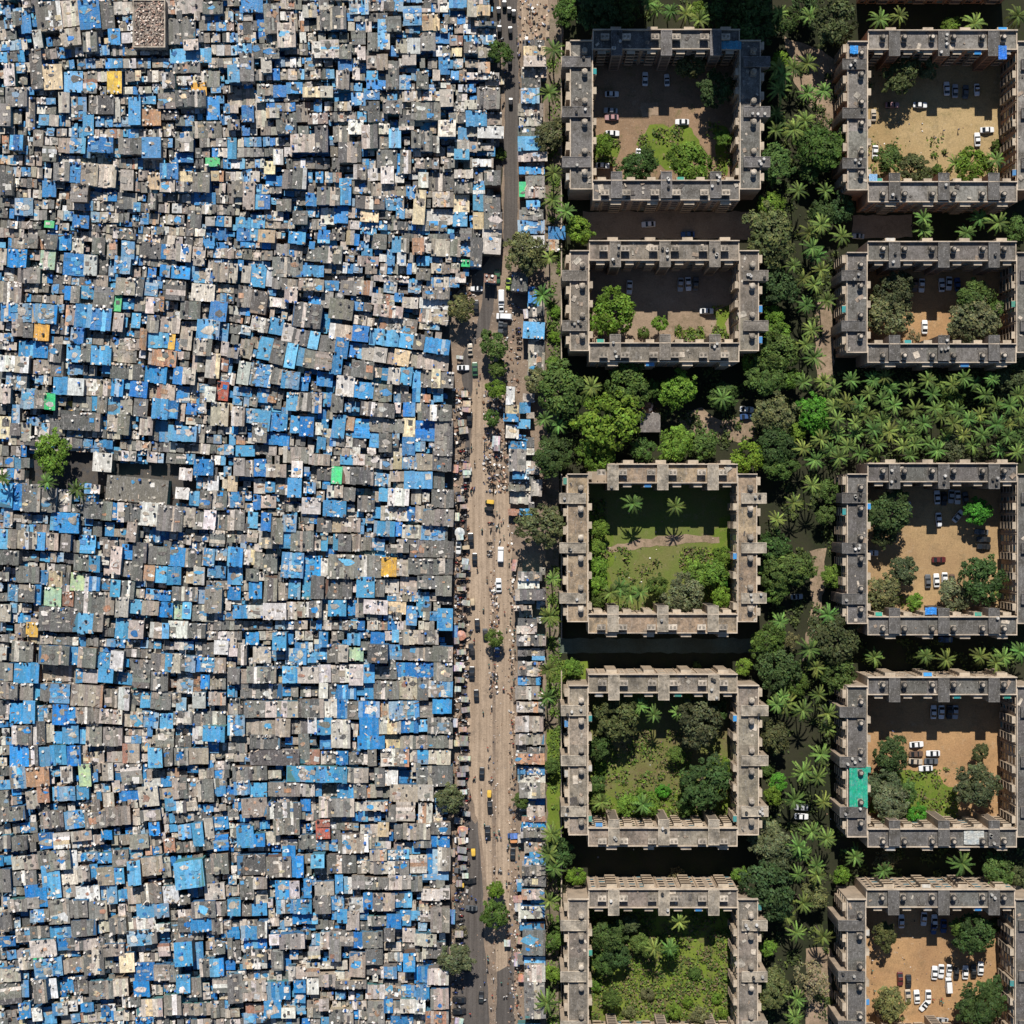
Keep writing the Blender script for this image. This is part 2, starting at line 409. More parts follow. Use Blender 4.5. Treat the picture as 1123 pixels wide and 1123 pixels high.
def ring(name, look, spec, deck, tower, wallc, tank_kind, nseed, ns_tow, w_tow, e_tow, place_px, low_bay=False, only_south=False, wproj=8.5, eproj=10, clutter=0):
    r = random.Random(nseed)
    xa, xb, xc, xd, ya, yb, yc, yd, ye, yf = spec
    cx, cy = (xa + xd) / 2, (ya + yd) / 2
    ox, oy = P(cx, cy, HD)
    org = (ox, oy, 0)
    root = empty(name, org)
    reg(root, 'apartment block', look, place_px[0], place_px[1], fixed=True, group='courtyard apartment blocks')
    def Q(px, py): return P(px, py, HD)
    quota = [100]; win = []; wrest = MB()
    mats = [M['plaster'], M['concrete']]
    wings = {}
    if not only_south:
        wings['n'] = (xb + (21 if low_bay else 0), ya, xc, yb)
        wings['w'] = (xa, ye, xb, yf)
        wings['e'] = (xc, ye, xd, yf)
    wings['s'] = (xb, yc, xc, yd)
    led = MB()
    for k, (x0, y0, x1, y1) in wings.items():
        X0, Y1 = Q(x0, y0); X1, Y0 = Q(x1, y1)     # Y1 north edge
        if k in 'ns': X0 -= 0.004; X1 += 0.004
        mb = MB()
        mx, my, hx, hy = (X0 + X1) / 2, (Y0 + Y1) / 2, (X1 - X0) / 2, (Y1 - Y0) / 2
        pts = [(X0, Y0), (X1, Y0), (X1, Y1), (X0, Y1)]
        lo = [p + (0.0,) for p in pts]; hi = [p + (HD,) for p in pts]
        mb.faces(lo + hi, ((0, 1, 5, 4), (1, 2, 6, 5), (2, 3, 7, 6), (3, 0, 4, 7)), 0, wallc)
        mb.build('wing_wall', mats, root, org)
        # roof deck in bays of slightly different screed
        dk = MB()
        n = max(2, int((X1 - X0 if k in 'ns' else Y1 - Y0) / 7.3))
        for i in range(n):
            c = r.uniform(0.86, 1.16); cc = tuple(v * c * r.uniform(0.97, 1.03) for v in deck)
            if k in 'ns':
                a, b = X0 + (X1 - X0) * i / n, X0 + (X1 - X0) * (i + 1) / n
                dk.face([(a, Y0, HD), (b, Y0, HD), (b, Y1, HD), (a, Y1, HD)], 1, cc)
            else:
                a, b = Y0 + (Y1 - Y0) * i / n, Y0 + (Y1 - Y0) * (i + 1) / n
                dk.face([(X0, a, HD), (X1, a, HD), (X1, b, HD), (X0, b, HD)], 1, cc)
        dk.build('roof', mats, root, org)
        # parapets: high on the north edge, low elsewhere
        pc = tuple(min(1, v * 1.25) for v in lin(186, 170, 150))
        pp = MB(); T = 0.13
        hN = 1.0
        pp.box(mx, Y1 - T + 0.005, HD - 0.06, HD + hN, hx + 0.01, T, 0, 0, pc)
        pp.box(mx, Y0 + T - 0.005, HD - 0.06, HD + 0.45, hx + 0.01, T, 0, 0, pc)
        pp.box(X0 + T - 0.005, my, HD - 0.06, HD + 0.42, T, hy - 2 * T, 0, 0, pc)
        pp.box(X1 - T + 0.005, my, HD - 0.06, HD + 0.42, T, hy - 2 * T, 0, 0, pc)
        pp.build('parapet', mats, root, org)
        # stair towers with flat caps
        tw = {'n': ns_tow, 's': ns_tow, 'w': w_tow, 'e': e_tow}[k]
        gapI, gapO = [], []
        for t in tw:
            if k == 'n': a, b, c, e = t - 6.1, y0 + 1.5, t + 6.1, y1 + 7.5
            elif k == 's': a, b, c, e = t - 6.1, y0 - 9.0, t + 6.1, y1 - 2.0
            elif k == 'w': a, b, c, e = x0 - wproj, t - 5.8, x1 - 2.5, t + 5.8
            else: a, b, c, e = x0 + 4.0, t - 5.8, x1 + eproj, t + 5.8
            A0, B1 = Q(a, b); A1, B0 = Q(c, e)
            if k in 'we' and (t > y1 - 3): continue
            mxx, myy, hxx, hyy = (A0 + A1) / 2, (B0 + B1) / 2, (A1 - A0) / 2, (B1 - B0) / 2
            tb = MB()
            tb.box(mxx, myy, 0.0, HD + 0.75, hxx - 0.1, hyy - 0.1, 0, 0, wallc)
            # stair slots on every exposed side
            for fl in range(9):
                z = 1.4 + fl * 1.35
                for sx, sy in ((0, -1), (0, 1), (-1, 0), (1, 0)):
                    if k in 'ns' and sx: continue
                    if k in 'we' and sy: continue
                    tb.box(mxx + sx * (hxx - 0.08), myy + sy * (hyy - 0.08), z, z + 0.55, (hxx - 0.45) if sy else 0.05, (hyy - 0.45) if sx else 0.05, 0, 0, (0.03, 0.03, 0.03))
            tb_o = tb.build('stair_tower', mats, root, org)
            cp = MB(); v = r.uniform(0.9, 1.1)
            cp.box(mxx, myy, HD + 0.75, HD + 0.93, hxx, hyy, 0, 1, tuple(q * v for q in tower))
            pc2 = tuple(min(1, q * 1.5) for q in tower)
            for sx, sy in ((0, -1), (0, 1), (-1, 0), (1, 0)):
                cp.box(mxx + sx * (hxx - 0.09), myy + sy * (hyy - 0.09), HD + 0.92, HD + 1.06, hxx - 0.004 * abs(sx) if sy else 0.09, hyy - 0.185 if sx else 0.09, 0, 1, pc2)
            if r.random() < .6:
                for q in range(r.randint(1, 4)):
                    sxp, syp = r.uniform(-.7, .7) * hxx, r.uniform(-.8, .8) * hyy
                    cp.cyl(mxx + sxp, myy + syp, HD + 0.92, HD + 1.75, 0.42, 8, 1, r.choice([lin(225, 220, 212), lin(200, 195, 185), (0.03, 0.03, 0.03)]))
            cp.build('tower_cap', mats, tb_o, org)
            if k in 'ns': (gapI if k == 'n' else gapI).append((mxx - hxx, mxx + hxx))
            else: gapO.append((myy - hyy, myy + hyy))
            # water tanks either side
            for s in (-1, 1):
                if k in 'ns':
                    tx_, ty_ = t + s * (10.5 if s > 0 else 13), y0 + (y1 - y0) * (0.44 if k == 'n' else 0.66)
                    if tx_ > x1 - 4: continue
                else:
                    tx_, ty_ = x0 + (x1 - x0) * 0.64, t + s * (11 if s < 0 else 12)
                    if ty_ > y1 - 4 or ty_ < y0 + 4: continue
                X, Y = Q(tx_, ty_)
                tk = MB()
                lidc = lin(*r.choice([(215, 200, 180), (190, 176, 158), (170, 158, 142)]))
                if tank_kind == 'box' and k in 'ns':
                    for qx in (-0.95, 0.95):
                        for qy in (-0.6, 0.6): tk.box(X + qx, Y + qy, HD, HD + 0.7, 0.12, 0.12, 0, 1, deck)
                    tk.box(X, Y, HD + 0.7, HD + 1.9, 1.15, 0.75, 0, 1, tuple(q * .8 for q in lidc))
                    tk.box(X, Y, HD + 1.9, HD + 1.99, 1.22, 0.82, 0, 1, lidc)
                    for qx in (-0.55, 0.55): tk.box(X + qx, Y, HD + 1.99, HD + 2.12, 0.3, 0.3, 0, 1, tuple(q * .45 for q in lidc))
                else:
                    tk.box(X, Y, HD, HD + 0.8, 0.8, 1.0, 0, 1, tuple(q * .8 for q in lidc))
                    tk.cyl(X, Y + 0.1, HD + 0.8, HD + 2.0, 0.78, 12, 1, (0.035, 0.035, 0.038) if tank_kind == 'round' else lidc)
                    tk.cyl(X, Y + 0.1, HD + 2.0, HD + 2.15, 0.78, 12, 1, (0.04, 0.04, 0.042) if tank_kind == 'round' else lidc, 0.5)
                    tk.cyl(X, Y + 0.1, HD + 2.15, HD + 2.22, 0.5, 12, 1, lidc, 0.42)
                tk.build('water_tank', mats, root, org)
        # balconies: stacked slabs with low fronts on both long sides
        def balc(x, y, nx, ny, half):
            bl = MB()
            for fl in range(1, 6):
                z = fl * 2.55
                hx_, hy_ = (half, 0.55) if ny else (0.55, half)
                bl.box(x + nx * 0.55, y + ny * 0.55, z - 0.06, z + 0.06, hx_, hy_, 0, 0, lin(196, 180, 158))
                if fl < 5:
                    bl.box(x + nx * 1.05, y + ny * 1.05, z + 0.06, z + 0.85, half if ny else 0.05, 0.05 if ny else half, 0, 0, lin(186, 166, 142))
            if r.random() < .17:
                c = r.choice([lin(60, 150, 150), lin(70, 150, 210), lin(200, 195, 185), lin(60, 160, 140)])
                hx_, hy_ = (half * .8, 0.5) if ny else (0.5, half * .8)
                bl.box(x + nx * 0.62, y + ny * 0.62, 12.95, 13.0, hx_, hy_, 0, 0, c, tx=-nx * 0.25, ty=-ny * 0.25)
            for e_ in (-1, 1):
                bl.box(x + nx * 0.54 + (0 if nx else e_ * (half - .04)), y + ny * 0.54 + (0 if ny else e_ * (half - .04)), 2.4, 12.6, .04 if ny else .52, .52 if ny else .04, 0, 0, lin(176, 158, 136))
            bl.build('balcony', mats, root, org)
        if k in 'ns':
            n_in = -1 if k == 'n' else 1
            yi = Y0 if k == 'n' else Y1; yo = Y1 if k == 'n' else Y0
            for t in ns_tow:
                for dx in (-19, 13):
                    if t + dx + 6 > x1 or t + dx - 2 < x0: continue
                    X, _ = Q(t + dx + 3, 0)
                    balc(X, yi, 0, n_in, 1.2)
            for i in range(4):
                X = X0 + (X1 - X0) * (i + 0.5) / 4
                balc(X + 1.4, yo, 0, -n_in, 1.5)
            gi = [(g0 - X0, g1 - X0) for g0, g1 in gapI]
            facade(led, win, wrest, root, org, (X0, yi), (X1, yi), (0, n_in), gi, r, (k == 'n') == (cy < CX), quota)
            facade(led, win, wrest, root, org, (X0, yo), (X1, yo), (0, -n_in), [], r, (k == 'n') == (cy > CX), quota)
        else:
            no = -1 if k == 'w' else 1
            xo = X0 if k == 'w' else X1; xi = X1 if k == 'w' else X0
            for t in w_tow:
                for dy in (-19, 15):
                    yy = t + dy
                    if yy < y0 + 3 or yy > y1 - 3: continue
                    _, Y = Q(0, yy)
                    balc(xo, Y, no, 0, 1.15)
                    balc(xi, Y + 1.5, -no, 0, 1.0)
            go = [(g0 - Y0, g1 - Y0) for g0, g1 in gapO]
            facade(led, win, wrest, root, org, (xo, Y0), (xo, Y1), (no, 0), go, r, k == 'w', quota)
            facade(led, win, wrest, root, org, (xi, Y0), (xi, Y1), (-no, 0), [], r, k == 'e', quota)
        # roof clutter: repairs, sheets and rubble lying on the deck belong to the roof
        if clutter:
            cl = MB()
            for q in range(clutter):
                X = r.uniform(X0 + .6, X1 - .6); Y = r.uniform(Y0 + .6, Y1 - .6)
                s = r.uniform(0.12, 0.6) if r.random() < .8 else r.uniform(0.6, 1.3)
                cl.box(X, Y, HD + 0.01, HD + r.uniform(0.05, 0.3), s, s * r.uniform(.3, 1), r.uniform(0, 3), 1, r.choice([lin(215, 200, 180), lin(170, 150, 130), lin(90, 84, 80), lin(196, 186, 170)]))
            stuff(cl.build('roof_rubble', mats, root, org))
    led.build('window_ledges', mats, root, org)
    for wmb in win: wmb.build('window', [M['plaster'], M['glass']], root, org)
    if wrest.v: stuff(wrest.build('window', [M['plaster'], M['glass']], root, org))
    if low_bay:
        X0, Y1 = Q(xb, ya + 8); X1, Y0 = Q(xb + 21, yb)
        lb = MB(); lb.box((X0 + X1) / 2, (Y0 + Y1) / 2, 0, HD - 3.2, (X1 - X0) / 2 - .01, (Y1 - Y0) / 2, 0, 0, wallc)
        lb.box((X0 + X1) / 2, Y0 + 0.15, HD - 3.2, HD + 0.3, (X1 - X0) / 2 - .01, 0.14, 0, 0, wallc)
        lb.build('low_bay', mats, root, org)
    return root

TT = lin(172, 160, 142); TD = lin(98, 95, 92)
ring('apartment_block', 'dark-roofed courtyard block at the top of the left column around a brown court',
     (625, 650, 811, 834, 33, 54.5, 198, 220, 45, 208), C_DARK, lin(112, 108, 106), WALL_B, 'box', 1, (676, 730.5, 784.5), (68.6, 123.5, 178.5), (68.6, 123.5, 178.5), (637, 150), clutter=26)
ring('apartment_block', 'flattest grey-roofed courtyard block, second of the left column, a bright green tree inside',
     (625, 646, 810.5, 832, 264, 286, 376, 397, 275, 385), lin(134, 124, 112), lin(128, 120, 110), WALL_A, 'box', 2, (674.5, 729, 783.5), (302.7, 357.6), (302.7, 357.6), (635, 340), clutter=14)
ring('apartment_block', 'tan-roofed courtyard block with weedy olive lawn, third of the left column',
     (622, 645, 808.5, 830, 508.7, 530, 673, 694.5, 519.5, 682), C_TAN, TT, WALL_A, 'box', 3, (672, 726.5, 781.5), (546.5, 600.7, 655.8), (546.5, 600.7, 655.8), (632, 600), low_bay=True, clutter=8)
ring('apartment_block', 'grey-brown roofed courtyard block full of dark trees and scrub, fourth of the left column',
     (623.5, 645, 808.5, 832, 738.7, 760, 907, 928, 751, 915.7), C_GREY, TT, WALL_A, 'box', 4, (673, 727.6, 782.3), (778.8, 833.5, 889), (778.8, 833.5, 889), (633, 830), clutter=14)
ring('apartment_block', 'weathered courtyard block overgrown with bright weeds, bottom of the left column',
     (623, 645.3, 808.7, 831, 974, 995.5, 1138, 1160, 985, 1149), lin(138, 128, 116), TT, WALL_A, 'box', 5, (672.8, 727.8, 782.3), (1014, 1070, 1124), (1014, 1070, 1124), (633, 1060), clutter=14)
ring('apartment_block', 'courtyard block around a straw-coloured yard with parked cars, top of the right column',
     (929, 951.5, 1115, 1138, 33.7, 55, 199.5, 222, 46, 209), lin(142, 136, 128), TD, lin(172, 128, 100), 'round', 6, (980, 1034, 1088.6), (71.5, 125, 179.8), (71.5, 125, 179.8), (940, 120), wproj=6, clutter=12)
ring('apartment_block', 'flattest dark-roofed block of the right column with two round courtyard trees',
     (928, 951, 1114, 1137, 265, 286.5, 377, 398, 277, 387), lin(116, 111, 105), TD, WALL_B, 'round', 7, (980, 1034, 1089), (302.7, 358), (302.7, 358), (939, 330), wproj=6, clutter=8)
ring('apartment_block', 'dark grey courtyard block around an ochre car park, third of the right column',
     (928.5, 951, 1115, 1138, 508, 528.7, 675.8, 696.5, 519.5, 684), lin(106, 103, 99), TD, WALL_B, 'round', 8, (980, 1034, 1089), (546, 601, 656.6), (546, 601, 656.6), (940, 600), wproj=6, clutter=8)
ring('apartment_block', 'dark grey courtyard block with a green tarpaulin on its left roof',
     (928.5, 951, 1114.5, 1138, 742, 762, 908, 929, 752, 918), lin(105, 102, 98), TD, WALL_A, 'round', 9, (980, 1034, 1089), (780.5, 835, 890), (780.5, 835, 890), (940, 830), wproj=8.5, clutter=8)
ring('apartment_block', 'dark grey courtyard block around an orange yard crowded with cars, bottom right',
     (928.4, 949.5, 1112.5, 1136, 974.3, 995, 1140, 1162, 985, 1150), lin(106, 103, 99), TD, WALL_A, 'round', 10, (979, 1034, 1089), (1014, 1069.5, 1124), (1014, 1069.5, 1124), (938, 1060), wproj=10, clutter=8)
ring('apartment_block', 'brick-coloured block cut off by the top edge above the right column',
     (929, 951.5, 1115, 1138, -180, -159, -36, -14.5, -170, -26), C_DARK, TD, lin(172, 128, 100), 'round', 11, (980, 1034, 1088.6), (), (), (1030, 2), only_south=True)
def high_rise(px0, px1, hh, look, seed):
    X0 = (px0 - CX) * K; X1 = (px1 - CX) * K; Y0 = 160.0; Y1 = 174.0
    cx, cy = (X0 + X1) / 2, (Y0 + Y1) / 2; hx, hy = (X1 - X0) / 2, 7.0
    root = empty('high_rise', (cx, cy, 0)); org = (cx, cy, 0)
    mb = MB(); mb.box(cx, cy, 0, hh, hx, hy, 0, 0, WALL_B); mb.build('wall', [M['plaster']], root, org)
    mb = MB(); mb.box(cx, cy, hh, hh + .3, hx + .3, hy + .3, 0, 0, C_DARK); mb.cyl(cx, cy, hh + .3, hh + 2.5, 2, 12, 0, C_DARK); mb.build('roof', [M['concrete']], root, org)
    n = int(hx * 2 / 4)
    for i in range(n):
        for fl in range(int(hh / 3.2)):
            if i * fl > 99: continue
            mb = MB(); mb.box(X0 + (i + .5) * hx * 2 / n, Y0, 1 + fl * 3.2, 2.5 + fl * 3.2, .8, .06, 0, 0, (.03, .035, .04)); mb.build('window', [M['glass']], root, org)
    reg(root, 'high-rise', look, (px0 + px1) / 2, 0, fixed=True)
high_rise(628, 701, 46, 'high-rise beyond the top edge shading the top left block', 1)
high_rise(768, 842, 59, 'taller high-rise beyond the top edge shading the right wing of the top left block', 2)

# loose sheets lying on the big roofs
def roof_sheet_thing(name, look, x0, y0, x1, y1, h, col, cat):
    X0, Y1 = P(x0, y0, h); X1, Y0 = P(x1, y1, h)
    nx, ny = 8, 16
    r = random.Random(x0)
    pts, fs = [], []
    for j in range(ny + 1):
        for i in range(nx + 1):
            pts.append((X0 + (X1 - X0) * i / nx, Y0 + (Y1 - Y0) * j / ny + r.uniform(-.1, .1), h + 0.12 * math.sin(i * 2.4) + r.uniform(0, .12)))
    for j in range(ny):
        for i in range(nx):
            q = j * (nx + 1) + i; fs.append((q, q + 1, q + nx + 2, q + nx + 1))
    mb = MB(); mb.faces(pts, fs, 0, col)
    ox, oy = (X0 + X1) / 2, (Y0 + Y1) / 2
    o = mb.build(name, [M['tarp']], None, (ox, oy, h))
    o.location = (ox, oy, h)
    reg(o, cat, look, (x0 + x1) / 2, (y0 + y1) / 2, fixed=True)
roof_sheet_thing('tarpaulin', 'large emerald green tarpaulin on a roof in the right column', 931.5, 841, 951.5, 886, HD + 0.7, lin(20, 165, 125), 'tarpaulin')
roof_sheet_thing('tarpaulin', 'bright blue tarpaulin over the inner edge of the ochre court block', 1014.5, 666, 1027, 674, HD + 0.3, lin(40, 140, 225), 'tarpaulin')
roof_sheet_thing('tarpaulin', 'blue cloth on the roof corner of the top right block', 932, 50, 941, 59, HD + 0.7, lin(50, 150, 225), 'tarpaulin')
roof_sheet_thing('tarpaulin', 'pale blue sheet at inner left corner of the top right block', 953, 191, 962, 200, HD + 0.3, lin(150, 190, 225), 'tarpaulin')
roof_sheet_thing('tarpaulin', 'pale grey sheet spread on the bottom wing of the green-tarpaulin block', 1057, 911, 1079, 926, HD + 0.5, lin(190, 188, 178), 'sheet')
roof_sheet_thing('tarpaulin', 'teal blue sheet at the right corner of the top left block', 791, 45, 813, 54, HD + 0.5, lin(60, 140, 170), 'tarpaulin')
roof_sheet_thing('tarpaulin', 'blue sheet on the right end of the top right block roof', 1095, 50, 1104, 65, HD + 1.2, lin(40, 120, 215), 'tarpaulin')

# boundary wall along the shop strip
mb = MB()
ys = [40, 160, 300, 430]
root = None
for i, (a, b) in enumerate(((40, 262), (268, 440), (520, 700), (735, 1190))):
    mw = MB()
    X, Y1 = P(615.5, a); X2, Y0 = P(613.5 if a < 700 else 614, b)
    mw.box(X, (Y0 + Y1) / 2, 0, 1.8, 0.12, (Y1 - Y0) / 2, 0, 0, lin(165, 150, 132))
    for q in range(int((Y1 - Y0) / 6)): mw.box(X, Y0 + 3 + q * 6, 0, 1.95, 0.2, 0.2, 0, 0, lin(175, 160, 140))
    mw.box(X, (Y0 + Y1) / 2, 1.8, 1.88, 0.17, (Y1 - Y0) / 2 - 0.005, 0, 0, lin(185, 170, 150))
    oy = (Y0 + Y1) / 2
    o = mw.build('boundary_wall', [M['plaster']], None, (X, oy, 0)); o.location = (X, oy, 0)
    reg(o, 'wall', 'long plaster boundary wall beside the palms, ' + ('uppermost stretch', 'second stretch', 'third stretch', 'lowest stretch')[i], 615, (a + b) / 2, fixed=True)

# grey shed between the trees
X0, Y1 = P(702, 453, 4); X1, Y0 = P(724, 474, 4)
sx, sy = (X0 + X1) / 2, (Y0 + Y1) / 2
sh = empty('shed', (sx, sy, 0))
reg(sh, 'shed', 'flat grey roofed shed among the trees between second and third left blocks', 713, 464, fixed=True)
mb = MB(); mb.box(sx, sy, 0, 4.0, (X1 - X0) / 2 - .3, (Y1 - Y0) / 2 - .3, 0, 0, WALL_B); mb.build('wall', [M['plaster']], sh, (sx, sy, 0))
mb = MB()
for s in (-1, 1): mb.box(sx, sy + s * (Y1 - Y0) / 4, 4.3, 4.4, (X1 - X0) / 2, (Y1 - Y0) / 4, 0, 0, lin(128, 120, 114), ty=-s * 0.12)
mb.build('roof', [M['sheet']], sh, (sx, sy, 0))
mb = MB(); mb.box(sx, Y0 + .29, 0, 2.1, .5, .05, 0, 0, (.05, .04, .035)); mb.build('door', [M['plain']], sh, (sx, sy, 0))
# ------------------------------------------------------------------ trees
def crown_mesh(seed, n_leaf=3300, size=0.085, lobes=11, flat=0.62):
    r = random.Random(seed)
    mb = MB()
    L = [(0.0, 0.0, 0.12, 0.66, 1.0)]
    for i in range(lobes):
        a = 2 * math.pi * i / lobes + r.uniform(-.35, .35)
        q = r.uniform(0.4, 0.74)
        L.append((q * math.cos(a), q * math.sin(a), r.uniform(-.1, .3), r.uniform(0.2, 0.4), r.uniform(.7, 1.25)))
    tot = sum(l[3] ** 2 for l in L)
    for lx, ly, lz, lr, lb in L:
        # sub clumps on each lobe so light and dark masses read
        ncl = max(5, int(22 * lr))
        for c in range(ncl):
            u = r.uniform(-0.35, 1); t = r.uniform(0, 2 * math.pi); s = math.sqrt(1 - u * u)
            ccx, ccy, ccz = lx + lr * s * math.cos(t), ly + lr * s * math.sin(t), lz + lr * u * flat
            cr = lr * r.uniform(0.28, 0.5)
            cb = lb * r.uniform(.75, 1.3)
            for k in range(max(4, int(n_leaf * lr ** 2 / tot / ncl))):
                dv = Vector((r.gauss(0, 1), r.gauss(0, 1), r.gauss(0.5, 0.8))).normalized()
                p = Vector((ccx, ccy, ccz)) + Vector((dv.x, dv.y, dv.z * .7)) * cr * r.uniform(.55, 1.05)
                nv = (dv * 0.6 + Vector((s * math.cos(t), s * math.sin(t), u + .4)) * 0.5 + Vector((r.gauss(0, .45), r.gauss(0, .45), r.gauss(0, .45)))).normalized()
                a_ = nv.orthogonal().normalized(); b_ = nv.cross(a_)
                an = r.uniform(0, 6.28); a2 = a_ * math.cos(an) + b_ * math.sin(an); b2 = nv.cross(a2)
                sz = size * r.uniform(.6, 1.25)
                v = cb * r.uniform(.75, 1.25)
                mb.face([tuple(p - a2 * sz), tuple(p - b2 * sz * .55), tuple(p + a2 * sz), tuple(p + b2 * sz * .55)], 0, (v * r.uniform(.85, 1.2), v, v * r.uniform(.7, 1.1)))
    return mb.mesh('crown', [M['leaf']])

BK_ = (0.13, 0.105, 0.08)
def trunk_mesh(seed):
    r = random.Random(seed); mb = MB()
    mb.tube((0, 0, 0), (0.02, 0.01, .5), 0.075, 0.055, 7, 0, BK_)
    for i in range(5):
        a = i * 1.256 + r.uniform(-.3, .3); q = r.uniform(.35, .55)
        e = (q * math.cos(a), q * math.sin(a), r.uniform(.85, 1.05))
        m_ = (e[0] * .45, e[1] * .45, .72)
        mb.tube((0.02, 0.01, .49), m_, 0.05, 0.035, 5, 0, BK_); mb.tube(m_, e, 0.035, 0.012, 5, 0, BK_)
    return mb.mesh('trunk', [M['bark']])

CROWNS = [crown_mesh(100 + i) for i in range(5)] + [crown_mesh(200 + i, 4200, 0.072, 14) for i in range(4)]
AIRY = [crown_mesh(300 + i, 1300, 0.07, 9) for i in range(3)]
TRUNKS = [trunk_mesh(50 + i) for i in range(3)]

LEAFC = {'d': (0.042, 0.08, 0.024), 'm': (0.065, 0.115, 0.025), 'o': (0.115, 0.128, 0.058), 'b': (0.105, 0.19, 0.024), 'v': (0.06, 0.205, 0.02), 'y': (0.17, 0.15, 0.08), 'k': (0.068, 0.085, 0.036)}
LEAFN = {'d': 'dark green', 'm': 'mid green', 'o': 'olive grey', 'b': 'bright green', 'v': 'vivid green', 'y': 'dry brownish', 'k': 'dusky olive'}
tr = random.Random(11)
TREES = []
def place_name(px, py):
    cols = ((648, 806, 'left column'), (950, 1108, 'right column'))
    rows = ((52, 200, 'top'), (284, 378, 'second'), (528, 675, 'third'), (758, 910, 'fourth'), (993, 1123, 'bottom'))
    for x0, x1, cn in cols:
        for y0, y1, rn in rows:
            if x0 - 3 < px < x1 + 3 and y0 - 3 < py < y1 + 5: return f'in {rn} court of {cn}'
    if px > 840 and px < 930: return 'in the green belt between columns'
    if px >= 598 and px < 625: return 'on the strip behind the shops'
    if px > 598:
        if 395 < py < 510: return 'in the grove above third courts'
        return 'outside the apartment blocks'
    if px > 494: return 'on the road side'
    return 'in the shanty town'

def tree(px, py, rp, c, shrub=False, z0=0.0):
    rad = max(0.7, rp * K)
    for q in TREES:
        if (q[0] - px) ** 2 + (q[1] - py) ** 2 < (0.55 * (q[2] + rp)) ** 2 * .55 and not shrub: return
    TREES.append((px, py, rp))
    shrub = shrub or rad < 2.3
    hc = (rad * 0.55 if shrub else min(10.5, 2.2 + rad * 1.0)) + z0
    x, y = P(px, py, hc)
    root = empty('shrub' if shrub else 'tree', (x, y, z0), tr.uniform(0, 6.28))
    me = tr.choice(AIRY if c in 'y' else (CROWNS[5:] if rad > 5 else CROWNS[:5]))
    cr = link('foliage' if shrub else 'crown', me, root)
    cr.location = (0, 0, hc - z0)
    f = tr.uniform(.91, 1.1)
    cr.scale = (rad * 1.06 * f, rad * 1.06 / f, rad * tr.uniform(.75, .95))
    lc = LEAFC[c]; j = tr.uniform(.85, 1.2)
    cr.color = (lc[0] * j * tr.uniform(.9, 1.15), lc[1] * j, lc[2] * j * tr.uniform(.8, 1.2), 1)
    tk = link('stem' if shrub else 'trunk', tr.choice(TRUNKS), root)
    tk.scale = (rad * .9, rad * .9, (hc - z0) * 1.0)
    sz = 'small' if rad < 3 else ('large' if rad > 6.5 else 'round')
    if shrub: reg(root, 'shrub', f'{LEAFN[c]} shrub', px, py, place_name(px, py), 'shrubs and bushes')
    else: reg(root, 'tree', f'{sz} {LEAFN[c]} tree', px, py, place_name(px, py), 'broadleaf trees')

# ------------------------------------------------------------------ palms
def palm_crown(seed):
    r = random.Random(seed); mb = MB()
    nf = r.randint(14, 20)
    for i in range(nf):
        a = 2 * math.pi * i / nf * 1.0 + r.uniform(-.2, .2)
        young = r.random() < .3
        L = r.uniform(.78, 1.1) * (.75 if young else 1)
        el = r.uniform(.75, 1.0) if young else r.uniform(.1, .6)
        segs = 9
        p = Vector((0, 0, 0)); pts = [p.copy()]; e = el
        for s in range(segs):
            p = p + Vector((math.cos(a) * math.cos(e), math.sin(a) * math.cos(e), math.sin(e))) * (L / segs)
            e -= (.16 if not young else .13) + s * .008
            a += r.uniform(-.03, .03)
            pts.append(p.copy())
        v = r.uniform(.45, 1.5)
        col = (v * r.uniform(.85, 1.15), v, v * .9)
        side = Vector((-math.sin(a), math.cos(a), 0))
        for s in range(segs):
            q0, q1 = pts[s], pts[s + 1]
            wv = side * 0.012
            mb.face([tuple(q0 - wv), tuple(q1 - wv), tuple(q1 + wv), tuple(q0 + wv)], 0, (col[0] * 1.5, col[1] * 1.25, col[2]))
            for h in (.0, .5):
                q = q0.lerp(q1, h); t = (s + h) / segs
                if t < .1: continue
                ll = 0.115 * math.sin(min(1, t * 1.1 + .25) * 2.5) ** .7 if t < .9 else .09
                fw = (q1 - q0).normalized()
                for sg in (-1, 1):
                    dv = (side * sg * .72 + fw * .75 + Vector((0, 0, -.05 + r.uniform(-.2, .25)))).normalized()
                    w2 = fw * 0.03
                    vv = r.uniform(.85, 1.15)
                    tip = q + dv * ll
                    mb.face([tuple(q - w2), tuple(q + w2), tuple(tip + w2 * .4), tuple(tip - w2 * .4)], 0, tuple(x * vv for x in col))
    return mb.mesh('fronds', [M['leaf']])
def palm_trunk(seed):
    r = random.Random(seed); mb = MB()
    bx, by = r.uniform(-.05, .05), r.uniform(-.05, .05)
    pts = [(bx * (1 - t) ** 2 * 8, by * (1 - t) ** 2 * 8, t) for t in (0, .3, .6, 1.0)]
    for i in range(3): mb.tube(pts[i], pts[i + 1], 0.2 - .025 * i, 0.175 - .025 * i, 7, 0, BK_)
    return mb.mesh('trunk', [M['bark']])
PC = [palm_crown(400 + i) for i in range(6)]
PT = [palm_trunk(450 + i) for i in range(4)]
PALMS = []
